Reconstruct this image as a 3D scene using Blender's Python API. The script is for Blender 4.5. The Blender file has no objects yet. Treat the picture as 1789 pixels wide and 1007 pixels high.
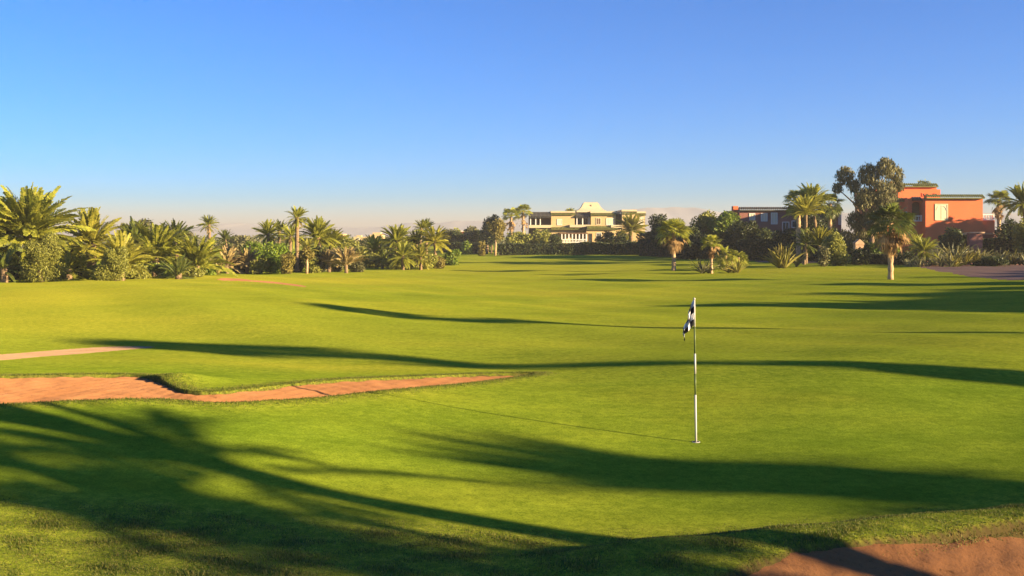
import bpy, math
import numpy as np
from mathutils import Vector, Matrix

# ------------------------------------------------------------------ camera, sky, sun, exposure
SC = bpy.context.scene
COL = SC.collection
F, CX, HY, CAMZ = 1756.0, 894.5, 412.0, 3.06       # focal length in photo pixels, centre column, horizon row, eye height
SUN_EL, SUN_OFF = 12.5, 24.0                       # elevation; light travels this many degrees forward of straight left
cam = bpy.data.objects.new('camera', bpy.data.cameras.new('camera'))
COL.objects.link(cam)
cam.location = (0, 0, CAMZ)
cam.rotation_euler = (math.radians(90), 0, 0)
cam.data.sensor_width = 36.0
cam.data.lens = 36.0 * F / 1789.0
cam.data.shift_y = -(503.5 - HY) / 1789.0
cam.data.clip_start = 0.1
cam.data.clip_end = 60000
SC.camera = cam

so = math.radians(SUN_OFF); se = math.radians(SUN_EL)
LIGHT = Vector((-math.cos(so) * math.cos(se), math.sin(so) * math.cos(se), -math.sin(se)))
world = bpy.data.worlds.new('World'); SC.world = world; world.use_nodes = True
wn = world.node_tree.nodes; wl = world.node_tree.links
sky = wn.new('ShaderNodeTexSky'); sky.sky_type = 'NISHITA'; sky.sun_disc = False
sky.sun_elevation = se
sky.sun_rotation = math.atan2(-LIGHT.x, -LIGHT.y)
sky.altitude = 400; sky.air_density = 0.75; sky.dust_density = 0.3; sky.ozone_density = 4.5
hsv = wn.new('ShaderNodeHueSaturation'); hsv.inputs['Saturation'].default_value = 1.9; hsv.inputs['Value'].default_value = 1.0
hsv.inputs['Hue'].default_value = 0.509; wl.new(sky.outputs[0], hsv.inputs['Color']); wl.new(hsv.outputs[0], wn['Background'].inputs[0])
wn['Background'].inputs[1].default_value = 0.058

sd = bpy.data.lights.new('sun', 'SUN'); sd.energy = 5.0; sd.angle = math.radians(0.6); sd.color = (1.0, 0.77, 0.45)
sun = bpy.data.objects.new('sun', sd); COL.objects.link(sun)
sun.rotation_euler = LIGHT.to_track_quat('-Z', 'Y').to_euler(); sun.location = (40, -15, 30)

SC.view_settings.view_transform = 'Standard'; SC.view_settings.look = 'None'
SC.view_settings.exposure = 2.15; SC.view_settings.gamma = 1.0; SC.view_settings.use_curve_mapping = False
SC.render.engine = 'CYCLES'
SC.cycles.use_denoising = True
SC.cycles.max_bounces = 6; SC.cycles.diffuse_bounces = 3; SC.cycles.transmission_bounces = 4
SC.cycles.volume_bounces = 0; SC.cycles.transparent_max_bounces = 4

# ------------------------------------------------------------------ small helpers
def tag(o, label=None, cat=None, group=None, kind=None):
    if label: o['label'] = label
    if cat: o['category'] = cat
    if group: o['group'] = group
    if kind: o['kind'] = kind
    return o

def empty(name, loc, label=None, cat=None, group=None, rz=0.0):
    o = bpy.data.objects.new(name, None); COL.objects.link(o)
    o.location = loc; o.rotation_euler = (0, 0, rz); o.empty_display_size = 0.3
    return tag(o, label, cat, group)

def raw_mesh(name, v, faces, mats, smooth=False, matidx=None):
    """v (N,3); faces = array (M,k) or list of such arrays."""
    me = bpy.data.meshes.new(name)
    if isinstance(faces, np.ndarray): faces = [faces]
    faces = [np.asarray(f, dtype=np.int32) for f in faces if len(f)]
    v = np.asarray(v, dtype=np.float32)
    me.vertices.add(len(v)); me.vertices.foreach_set('co', v.ravel())
    idx = np.concatenate([f.ravel() for f in faces])
    tot = np.concatenate([np.full(len(f), f.shape[1], np.int32) for f in faces])
    start = np.concatenate([[0], np.cumsum(tot)[:-1]]).astype(np.int32)
    me.loops.add(len(idx)); me.loops.foreach_set('vertex_index', idx)
    me.polygons.add(len(tot)); me.polygons.foreach_set('loop_start', start)
    if matidx is not None: me.polygons.foreach_set('material_index', np.asarray(matidx, np.int32))
    me.polygons.foreach_set('use_smooth', np.full(len(tot), bool(smooth)))
    for m in (mats if isinstance(mats, (list, tuple)) else [mats]): me.materials.append(m)
    me.update(calc_edges=True)
    return me

def obj(name, me, parent=None, loc=None):
    o = bpy.data.objects.new(name, me); COL.objects.link(o)
    if parent is not None: o.parent = parent
    if loc is not None: o.location = loc
    return o

class MB:
    """collects shapes for one mesh"""
    def __init__(s): s.v = []; s.q = []; s.t = []; s.n = 0
    def add(s, v, quads=None, tris=None):
        v = np.asarray(v, float)
        if quads is not None and len(quads): s.q.append(np.asarray(quads) + s.n)
        if tris is not None and len(tris): s.t.append(np.asarray(tris) + s.n)
        s.v.append(v); s.n += len(v); return s
    def box(s, x0, x1, y0, y1, z0, z1):
        v = [(x, y, z) for z in (z0, z1) for y in (y0, y1) for x in (x0, x1)]
        return s.add(v, [(0, 2, 3, 1), (4, 5, 7, 6), (0, 1, 5, 4), (2, 6, 7, 3), (0, 4, 6, 2), (1, 3, 7, 5)])
    def tube(s, pts, rad, sides=8, jit=0, rng=None, cap=True):
        pts = np.asarray(pts, float); n = len(pts)
        tan = np.gradient(pts, axis=0); tan /= np.linalg.norm(tan, axis=1)[:, None] + 1e-9
        ref = np.array([1.0, 0.13, 0.07]) if abs(tan[0][0]) < 0.8 else np.array([0.1, 1.0, 0.1])
        a = np.cross(tan, ref); a /= np.linalg.norm(a, axis=1)[:, None]; b = np.cross(tan, a)
        th = np.arange(sides) * 2 * math.pi / sides
        r = np.asarray(rad, float)[:, None] * np.ones(sides)
        if jit: r = r * (1 + jit * (rng.random(r.shape) - .5))
        v = pts[:, None, :] + r[..., None] * (a[:, None, :] * np.cos(th)[None, :, None] + b[:, None, :] * np.sin(th)[None, :, None])
        q = []
        for i in range(n - 1):
            for j in range(sides):
                k = (j + 1) % sides
                q.append((i * sides + j, i * sides + k, (i + 1) * sides + k, (i + 1) * sides + j))
        v = v.reshape(-1, 3); t = []
        if cap:
            v = np.vstack([v, pts[:1], pts[-1:]]); c0, c1 = n * sides, n * sides + 1
            for j in range(sides):
                k = (j + 1) % sides
                t.append((c0, k, j)); t.append((c1, (n - 1) * sides + j, (n - 1) * sides + k))
        return s.add(v, q, t)
    def arrays(s):
        fs = []
        if s.q: fs.append(np.concatenate(s.q))
        if s.t: fs.append(np.concatenate(s.t))
        return np.concatenate(s.v), fs
    def mesh(s, name, mat, smooth=False):
        v, fs = s.arrays(); return raw_mesh(name, v, fs, mat, smooth)
    def build(s, name, mat, parent=None, smooth=False, loc=None):
        return obj(name, s.mesh(name, mat, smooth), parent, loc)

# ------------------------------------------------------------------ materials
def new_mat(name):
    m = bpy.data.materials.new(name); m.use_nodes = True
    n = m.node_tree.nodes; l = m.node_tree.links
    return m, n, l, n['Principled BSDF']

def noise(n, l, vec, scale, detail=4, rough=.55):
    t = n.new('ShaderNodeTexNoise'); t.inputs['Scale'].default_value = scale
    t.inputs['Detail'].default_value = detail; t.inputs['Roughness'].default_value = rough
    l.new(vec, t.inputs['Vector']); return t.outputs['Fac']

def ramp(n, l, fac, stops):
    r = n.new('ShaderNodeValToRGB'); e = r.color_ramp.elements
    while len(e) > len(stops): e.remove(e[-1])
    while len(e) < len(stops): e.new(1)
    for el, (p, c) in zip(e, stops): el.position = p; el.color = (c[0], c[1], c[2], 1)
    l.new(fac, r.inputs[0]); return r.outputs[0]

def mix(n, l, fac, a, b, mode='MIX'):
    m = n.new('ShaderNodeMix'); m.data_type = 'RGBA'; m.blend_type = mode
    for sock, val in ((m.inputs[0], fac), (m.inputs[6], a), (m.inputs[7], b)):
        if isinstance(val, (int, float)): sock.default_value = val
        elif isinstance(val, tuple): sock.default_value = (val[0], val[1], val[2], 1)
        else: l.new(val, sock)
    return m.outputs[2]

def bump(n, l, bs, height, strength, dist):
    b = n.new('ShaderNodeBump'); b.inputs['Strength'].default_value = strength; b.inputs['Distance'].default_value = dist
    l.new(height, b.inputs['Height']); l.new(b.outputs[0], bs.inputs['Normal'])

def leaf_mat(name, c0, c1, c2, trans=.3, rough=.55, objvar=.35):
    m, n, l, bs = new_mat(name)
    g = n.new('ShaderNodeNewGeometry'); oi = n.new('ShaderNodeObjectInfo')
    c = ramp(n, l, g.outputs['Random Per Island'], [(0, c0), (.5, c1), (1, c2)])
    v = n.new('ShaderNodeMapRange'); v.inputs['To Min'].default_value = 1 - objvar; v.inputs['To Max'].default_value = 1 + objvar
    l.new(oi.outputs['Random'], v.inputs['Value'])
    hs = n.new('ShaderNodeHueSaturation'); l.new(c, hs.inputs['Color']); l.new(v.outputs[0], hs.inputs['Value'])
    l.new(hs.outputs[0], bs.inputs['Base Color']); bs.inputs['Roughness'].default_value = rough
    bs.inputs['Specular IOR Level'].default_value = .25
    tr = n.new('ShaderNodeBsdfTranslucent'); l.new(hs.outputs[0], tr.inputs[0])
    ms = n.new('ShaderNodeMixShader'); ms.inputs[0].default_value = trans
    l.new(bs.outputs[0], ms.inputs[1]); l.new(tr.outputs[0], ms.inputs[2])
    l.new(ms.outputs[0], n['Material Output'].inputs[0])
    return m

def plain_mat(name, col, rough=.8, var=.12, scale=1.5, bumpk=0.0, bscale=12, metal=0):
    m, n, l, bs = new_mat(name)
    g = n.new('ShaderNodeNewGeometry')
    f = noise(n, l, g.outputs['Position'], scale, 6)
    lo = tuple(c * (1 - var) for c in col); hi = tuple(min(1, c * (1 + var)) for c in col)
    l.new(ramp(n, l, f, [(.3, lo), (.7, hi)]), bs.inputs['Base Color'])
    bs.inputs['Roughness'].default_value = rough; bs.inputs['Metallic'].default_value = metal
    bs.inputs['Specular IOR Level'].default_value = .2
    if bumpk: bump(n, l, bs, noise(n, l, g.outputs['Position'], bscale, 5), bumpk, .05)
    return m

def grass_mat():
    m, n, l, bs = new_mat('turf')
    g = n.new('ShaderNodeNewGeometry'); P = g.outputs['Position']
    ar = n.new('ShaderNodeAttribute'); ar.attribute_name = 'rough'
    ad = n.new('ShaderNodeAttribute'); ad.attribute_name = 'dry'
    ab = n.new('ShaderNodeAttribute'); ab.attribute_name = 'bare'
    mp = n.new('ShaderNodeMapping'); mp.inputs['Scale'].default_value = (.6, 1, 1); l.new(P, mp.inputs['Vector'])
    big = noise(n, l, mp.outputs[0], .16, 5); mid = noise(n, l, mp.outputs[0], .55, 5, .6); fine = noise(n, l, P, 7, 6, .7); tiny = noise(n, l, P, 38, 5, .8)
    c = ramp(n, l, big, [(.32, (.115, .182, .014)), (.5, (.162, .218, .017)), (.68, (.215, .240, .021))])
    c = mix(n, l, mid, mix(n, l, 1.0, c, (.56, .68, .62), 'MULTIPLY'), mix(n, l, 1.0, c, (1.48, 1.34, 1.3), 'MULTIPLY'))
    sm_ = noise(n, l, mp.outputs[0], 1.9, 5, .65); c = mix(n, l, 1.0, c, ramp(n, l, sm_, [(.3, (.82, .85, .84)), (.7, (1.2, 1.17, 1.15))]), 'MULTIPLY')
    drycol = mix(n, l, mid, (.29, .29, .019), (.36, .32, .031))
    c = mix(n, l, ad.outputs['Fac'], c, drycol)
    rc = ramp(n, l, fine, [(.3, (.11, .15, .017)), (.52, (.225, .255, .023)), (.75, (.33, .31, .045))])
    rf = n.new('ShaderNodeMath'); rf.operation = 'MULTIPLY'; rf.inputs[1].default_value = .75; l.new(ar.outputs['Fac'], rf.inputs[0])
    c = mix(n, l, rf.outputs[0], c, rc)
    sp = ramp(n, l, tiny, [(.3, (.5, .53, .5)), (.5, (1, 1, 1)), (.72, (1.5, 1.45, 1.4))])
    c = mix(n, l, 1.0, c, sp, 'MULTIPLY')
    fs = ramp(n, l, fine, [(.3, (.74, .78, .78)), (.7, (1.26, 1.22, 1.2))])
    c = mix(n, l, 1.0, c, fs, 'MULTIPLY')
    c = mix(n, l, ab.outputs['Fac'], c, mix(n, l, fine, (.05, .05, .016), (.12, .075, .032)))
    l.new(c, bs.inputs['Base Color']); bs.inputs['Roughness'].default_value = 1.0
    bs.inputs['Diffuse Roughness'].default_value = 0.25
    bs.inputs['Specular IOR Level'].default_value = 0.0
    bump(n, l, bs, tiny, .35, .015)
    return m

def sand_mat(name, c0, c1, s=1.0):
    m, n, l, bs = new_mat(name)
    g = n.new('ShaderNodeNewGeometry'); P = g.outputs['Position']
    f1 = noise(n, l, P, 1.3 * s, 5); f2 = noise(n, l, P, 14 * s, 6, .7); f3 = noise(n, l, P, 90, 3, .7)
    c = ramp(n, l, f1, [(.3, c0), (.7, c1)])
    c = mix(n, l, 1.0, c, ramp(n, l, f2, [(.30, (.42, .40, .40)), (.40, (.95, .95, .95)), (.8, (1.15, 1.13, 1.1))]), 'MULTIPLY')
    c = mix(n, l, 1.0, c, ramp(n, l, f3, [(.2, (.75, .72, .7)), (.5, (1, 1, 1)), (.85, (1.15, 1.13, 1.1))]), 'MULTIPLY')
    l.new(c, bs.inputs['Base Color']); bs.inputs['Roughness'].default_value = 1
    bs.inputs['Diffuse Roughness'].default_value = 1.0; bs.inputs['Specular IOR Level'].default_value = .05
    bump(n, l, bs, f2, .5, .03)
    return m

M = {}
M['turf'] = grass_mat()
M['sand'] = sand_mat('bunker_sand', (.235, .105, .042), (.29, .137, .057))
M['path'] = sand_mat('path_dust', (.25, .155, .085), (.32, .205, .115))
M['dirt_and_sunlit'] = sand_mat('earth_and_sunlit_strip', (.30, .13, .065), (.40, .20, .10), .3)  # bare earth, and the painted sunlit strip of the drive
M['gravel'] = sand_mat('gravel', (.155, .095, .07), (.21, .13, .10), .4)
M['blade'] = leaf_mat('grass_blade', (.055, .085, .010), (.115, .145, .015), (.24, .20, .05), .35, .6, 0)
M['frond'] = leaf_mat('palm_frond', (.17, .195, .024), (.28, .29, .034), (.38, .36, .05), .45, .45, .25)
M['frond_gold'] = leaf_mat('palm_frond_gold', (.22, .22, .026), (.33, .315, .038), (.41, .36, .055), .45, .5, .2)
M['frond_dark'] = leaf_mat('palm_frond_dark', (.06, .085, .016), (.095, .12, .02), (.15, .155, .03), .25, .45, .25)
M['frond_dry'] = leaf_mat('palm_frond_dry', (.21, .15, .06), (.30, .22, .085), (.37, .29, .12), .2, .7, .2)
M['dead'] = leaf_mat('dead_frond', (.20, .115, .045), (.29, .175, .07), (.37, .245, .10), .2, .8, .2)
M['olive'] = leaf_mat('olive_leaf', (.14, .15, .024), (.215, .22, .036), (.28, .27, .05), .25, .5, .15)
M['green'] = leaf_mat('green_leaf', (.085, .14, .012), (.14, .21, .018), (.22, .25, .028), .3, .5, .2)
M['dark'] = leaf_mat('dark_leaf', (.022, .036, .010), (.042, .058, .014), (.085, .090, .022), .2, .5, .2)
M['golden'] = leaf_mat('golden_leaf', (.13, .11, .025), (.20, .17, .035), (.28, .22, .05), .3, .5, .15)
M['grey'] = leaf_mat('grey_leaf', (.075, .08, .026), (.13, .125, .045), (.20, .185, .07), .2, .6, .2)
M['brown_leaf'] = leaf_mat('brownish_leaf', (.08, .078, .026), (.135, .125, .042), (.20, .175, .065), .2, .6, .1)
M['agave'] = leaf_mat('sword_leaf', (.10, .11, .045), (.19, .18, .07), (.32, .28, .14), .15, .5, .25)
M['yucca'] = leaf_mat('yellow_sword_leaf', (.13, .13, .02), (.22, .19, .03), (.32, .25, .06), .25, .5, .15)
M['bark'] = plain_mat('bark', (.19, .125, .075), .95, .4, 6, .6, 20)
M['date_bark'] = plain_mat('date_palm_bark', (.20, .135, .075), .95, .4, 6, .8, 14)
M['palm_bark'] = plain_mat('palm_bark', (.40, .27, .15), .95, .35, 5, .8, 14)
M['offwhite'] = plain_mat('offwhite_render', (.55, .44, .27), .85, .06, .6)
M['cream'] = plain_mat('cream_render', (.50, .365, .175), .9, .07, .5)
M['white'] = plain_mat('white_paint', (.68, .64, .57), .8, .05, .8)
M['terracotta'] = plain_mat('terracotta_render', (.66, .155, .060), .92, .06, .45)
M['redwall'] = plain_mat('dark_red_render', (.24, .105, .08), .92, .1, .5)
M['tile'] = plain_mat('green_glazed_tile', (.13, .13, .035), .45, .35, 3)
M['tile_shade'] = plain_mat('shaded_tile', (.06, .055, .045), .6, .3, 3)  # darker copy of the eave tile, with shade put into its colour
M['glass'] = plain_mat('window_glass', (.03, .035, .04), .12, .2, 1)
M['shutter'] = plain_mat('cream_shutter', (.62, .55, .36), .7, .05, 1)
M['inner'] = plain_mat('shaded_loggia_wall', (.15, .085, .045), .9, .1, 1)  # interior brown, darkened further to stand for the shade under the eaves
M['stone'] = plain_mat('stone', (.48, .31, .18), .95, .2, 4, .4)
M['pole_white'] = plain_mat('pole_white', (.46, .44, .40), .4, .08, 30)
M['pole_green'] = plain_mat('pole_green', (.10, .13, .04), .4, .15, 30)
M['black'] = plain_mat('flag_black', (.012, .011, .012), .8, .2, 30)
M['flag_white'] = plain_mat('flag_white', (.74, .72, .70), .8, .05, 30)
M['cup'] = plain_mat('cup_plastic', (.55, .52, .45), .5, .1, 30)
M['hill'] = plain_mat('hill_rock', (.40, .37, .35), 1, .2, .002)

# ------------------------------------------------------------------ terrain
def wxy(px, py, z=0.0):
    d = (CAMZ - z) * F / (py - HY); return ((px - CX) / F * d, d)

CTRL = [  # x, y, z
    (2.72, 14.9, 0), (5.5, 14.0, .02), (8, 16, .08), (-1.9, 16.6, .36), (-1.5, 14.5, .14), (-6.6, 13, .62), (-4.3, 11.8, .34), (-4, 15.5, .46),
    (.6, 10.4, 0), (3, 12, 0), (0, 12.6, .03), (-2.5, 10.0, .15), (-4.5, 9, .3), (6.5, 11.5, .06),
    (7, 21, .42), (10.3, 20.3, .36), (3.5, 20.5, .3), (13, 21, .22), (7, 24, .25), (-.6, 24, -.02), (-5, 25.5, 0), (-10.4, 27.8, .05), (-8, 20.5, .42), (-13, 20, .5), (-3, 20.5, .25), (0, 20, .2),
    (0, 36, -.2), (.1, 38.2, -.2), (-9, 41.5, .28), (-15, 44, .5), (-22, 50, .5), (-14, 34, .05), (12, 34, -.1), (22, 34, .1), (25, 47, .15), (12, 48, -.2), (36, 52, .3),
    (-20, 63, .2), (-33, 66, .05), (26, 69, .0), (-1.8, 79, -.45), (12, 72, -.3), (14.9, 93, -.1), (-7, 101, -.45), (30, 90, .2), (45, 100, .3), (-25, 90, -.2),
    (10, 180, -.2), (53, 125, .1), (40, 140, 0), (-30, 140, -.3), (70, 80, .3), (60, 20, .3), (30, 3, .3), (16, 5, .1),
    (0, 0, 1.35), (-3, -1, 1.4), (4, 0, 1.2), (-12, 0, .9), (0, -20, 1), (40, -30, .5), (-40, -20, .5), (-60, 40, .4),
    (2.5, 7.2, .1), (6, 8, .15), (-1.5, 8, .3),
] + [(r * math.cos(a), r * math.sin(a), z) for r, z in ((350, -.3), (1500, 0), (9000, 0)) for a in np.arange(8) * math.pi / 4 + .2]
def warp(x, y):
    r = np.hypot(x, y) + 1e-6; k = np.log1p(r / 5.0) / r
    return np.stack([x * k, y * k], -1)
_c = np.array(CTRL); _cp = warp(_c[:, 0], _c[:, 1])
def _phi(r2): return 0.5 * r2 * np.log(r2 + 1e-9)
_K = _phi(((_cp[:, None] - _cp[None]) ** 2).sum(-1)) + np.eye(len(_cp)) * .004
_A = np.hstack([np.ones((len(_cp), 1)), _cp])
_S = np.block([[_K, _A], [_A.T, np.zeros((3, 3))]])
_w = np.linalg.solve(_S, np.concatenate([_c[:, 2], np.zeros(3)]))
def base_h(x, y):
    x = np.atleast_1d(np.asarray(x, float)); y = np.atleast_1d(np.asarray(y, float)); out = np.empty(x.shape)
    xf, yf, of = x.ravel(), y.ravel(), np.empty(x.size)
    for i in range(0, x.size, 40000):
        p = warp(xf[i:i + 40000], yf[i:i + 40000])
        of[i:i + 40000] = _phi(((p[:, None] - _cp[None]) ** 2).sum(-1)) @ _w[:-3] + np.hstack([np.ones((len(p), 1)), p]) @ _w[-3:]
    return of.reshape(x.shape)

def sstep(a, b, t):
    t = np.clip((t - a) / (b - a), 0, 1); return t * t * (3 - 2 * t)

RA, RB = np.array([.2, 9.0]), np.array([5.6, 10.35])     # crest line of the grassy lip by the foreground bunker
_rd = (RB - RA) / np.linalg.norm(RB - RA); _rn = np.array([-_rd[1], _rd[0]])
def ridge_h(x, y):
    s = (x - RA[0]) * _rd[0] + (y - RA[1]) * _rd[1]; t = (x - RA[0]) * _rn[0] + (y - RA[1]) * _rn[1]
    t = t + .05 * np.sin(s * 1.3) + .02 * np.sin(s * 4.1 + 1)
    prof = np.where(t > 0, 1 - sstep(0, .75, t), 1 - sstep(0, 1.6, -t) * .75)
    prof = np.where(t < -3, prof * (1 - sstep(3, 6, -t)), prof)
    return .25 * prof * sstep(-.5, 1.3, s) * (1 - sstep(9, 14, s)) * (1 - sstep(9, 13, np.hypot(x, y) * 0 + np.abs(y - 10) + 5))

def smooth_h(x, y):
    x = np.atleast_1d(np.asarray(x, float)); y = np.atleast_1d(np.asarray(y, float))
    w = .035 * np.sin(x * .45 + .6 * np.sin(y * .21)) * np.sin(y * .33 + 1.3) + .02 * np.sin(x * 1.1 + y * .7)
    r = np.hypot(x, y)
    return base_h(x, y) + w * sstep(16, 30, r) * 1.6 + ridge_h(x, y)

def ground_pt(px, py):
    z = 0.0
    for _ in range(25):
        x, d = wxy(px, py, z); z = .5 * z + .5 * float(smooth_h(x, d)[0])
    return x, d

def dense(poly, step=.12, closed=True, jit=0, seed=0):
    p = np.array(poly, float); out = []
    n = len(p)
    for i in range(n if closed else n - 1):
        p0, p1, p2, p3 = p[(i - 1) % n], p[i], p[(i + 1) % n], p[(i + 2) % n]
        k = max(2, int(np.linalg.norm(p2 - p1) / step))
        for t in np.arange(k) / k:
            out.append(.5 * (2 * p1 + (p2 - p0) * t + (2 * p0 - 5 * p1 + 4 * p2 - p3) * t * t + (3 * p1 - p0 - 3 * p2 + p3) * t ** 3))
    out = np.array(out)
    if jit:
        r = np.random.default_rng(seed); out += r.normal(0, jit, out.shape)
    return out

def poly_dist(x, y, poly):
    """signed distance, positive inside; only exact near the polygon's box"""
    x = np.asarray(x, float); y = np.asarray(y, float); sh = x.shape; xf = x.ravel(); yf = y.ravel()
    lo = poly.min(0) - 2; hi = poly.max(0) + 2
    sel = np.where((xf > lo[0]) & (xf < hi[0]) & (yf > lo[1]) & (yf < hi[1]))[0]
    res = np.full(xf.shape, -2.0)
    a = poly; b = np.roll(poly, -1, 0); ab = b - a; L2 = (ab ** 2).sum(1) + 1e-12
    for i in range(0, len(sel), 8000):
        s = sel[i:i + 8000]; P = np.stack([xf[s], yf[s]], -1)
        ap = P[:, None] - a[None]; t = np.clip((ap * ab[None]).sum(-1) / L2, 0, 1)
        dd = np.sqrt(((ap - t[..., None] * ab[None]) ** 2).sum(-1)).min(1)
        cr = ((a[None, :, 1] > P[:, 1:2]) != (b[None, :, 1] > P[:, 1:2])) & (P[:, 0:1] < (b - a)[None, :, 0] * (P[:, 1:2] - a[None, :, 1]) / (ab[None, :, 1] + 1e-12) + a[None, :, 0])
        res[s] = np.where(cr.sum(1) % 2 == 1, dd, -dd)
    return res.reshape(sh)

# greenside bunker (left) and foreground bunker (right), outlines on the ground
near_edge = [(-160, 716), (0, 708), (100, 703), (190, 699), (290, 699), (375, 705), (480, 701), (620, 689), (760, 676), (860, 665), (930, 656)]
far_edge = [(930, 653), (830, 655), (760, 658), (660, 662), (560, 668), (480, 676), (400, 685), (350, 687), (310, 679), (272, 662), (235, 657), (120, 657), (0, 659), (-160, 661)]
BUNK = dense([ground_pt(*p) for p in near_edge + far_edge], .25, jit=.012, seed=3)
fg = [(1225, 1035), (1290, 988), (1390, 958), (1490, 942), (1600, 932), (1700, 916), (1789, 902), (1900, 890)]
_f = [ground_pt(*p) for p in fg]
NEARL = dense([ground_pt(*p) for p in near_edge], .25, False); FARL = dense([ground_pt(*p) for p in far_edge], .25, False)
def line_dist(x, y, L):
    sh = np.shape(x); P = np.stack([np.ravel(x), np.ravel(y)], -1); out = np.empty(len(P))
    for i in range(0, len(P), 8000): out[i:i + 8000] = np.sqrt(((P[i:i + 8000, None] - L[None]) ** 2).sum(-1)).min(1)
    return out.reshape(sh)
FORE = dense(_f + [(9.5, 9.2), (9.0, 7.4), (6.0, 6.4), (3.6, 6.6), (2.0, 7.4)], .2, jit=.02, seed=5)
FARB = dense([ground_pt(*p) for p in [(380, 488.6), (400, 486.2), (440, 489.6), (490, 493.6), (532, 500), (520, 500.6), (470, 494.8), (425, 491.4), (392, 490.6)]], .6)
PATH = dense([ground_pt(*p) for p in [(-150, 642), (0, 630), (90, 622), (180, 615), (262, 608), (262, 605.5), (180, 606.5), (90, 612.5), (0, 619.5), (-150, 630)]], .5)
EARTH_AND_SUNLIT = [dense([ground_pt(*p) for p in q], 1.5, jit=.12, seed=7) for q in (
    [(385, 467), (410, 462), (470, 458), (560, 457), (610, 455), (600, 464), (520, 465), (440, 468)],
    [(590, 463), (618, 456), (625, 450), (650, 450), (690, 455), (670, 461), (640, 464)],
    [(1560, 459), (1600, 455.5), (1700, 456), (1850, 457), (1850, 463), (1789, 463), (1700, 464.5), (1620, 465), (1580, 462.5)])]  # last outline paints the drive's sunlit rim in brighter earth
GRAVEL = [dense([ground_pt(*p) for p in q], 1.5, jit=.1, seed=8) for q in (
    [(1576, 463.8), (1620, 465.6), (1700, 465.1), (1789, 463.6), (1870, 463.6), (1950, 494), (1860, 492), (1789, 490.5), (1735, 488), (1690, 483), (1655, 476), (1615, 469)],
    [(1300, 446), (1345, 445), (1385, 452), (1420, 456), (1425, 459), (1360, 459.5), (1305, 455)])]

TUFT = ground_pt(325, 664)
def ground_h(x, y):
    z = smooth_h(x, y)
    d1 = poly_dist(x, y, BUNK); d2 = poly_dist(x, y, FORE); d3 = poly_dist(x, y, FARB)
    z = z + .02 * np.exp(-(np.minimum(d1, 0) / .45) ** 2) * (d1 > -2) * (1 - sstep(0, .05, d1))
    z = z + .11 * np.exp(-(((x - TUFT[0]) / .55) ** 2 + ((y - TUFT[1]) / .45) ** 2))
    z = z - .62 * sstep(0, .22, d1) - .5 * sstep(0, .3, d2) - .06 * sstep(0, .8, d3)
    return z
def H(x, y): return float(ground_h(np.array([x]), np.array([y]))[0])

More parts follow.
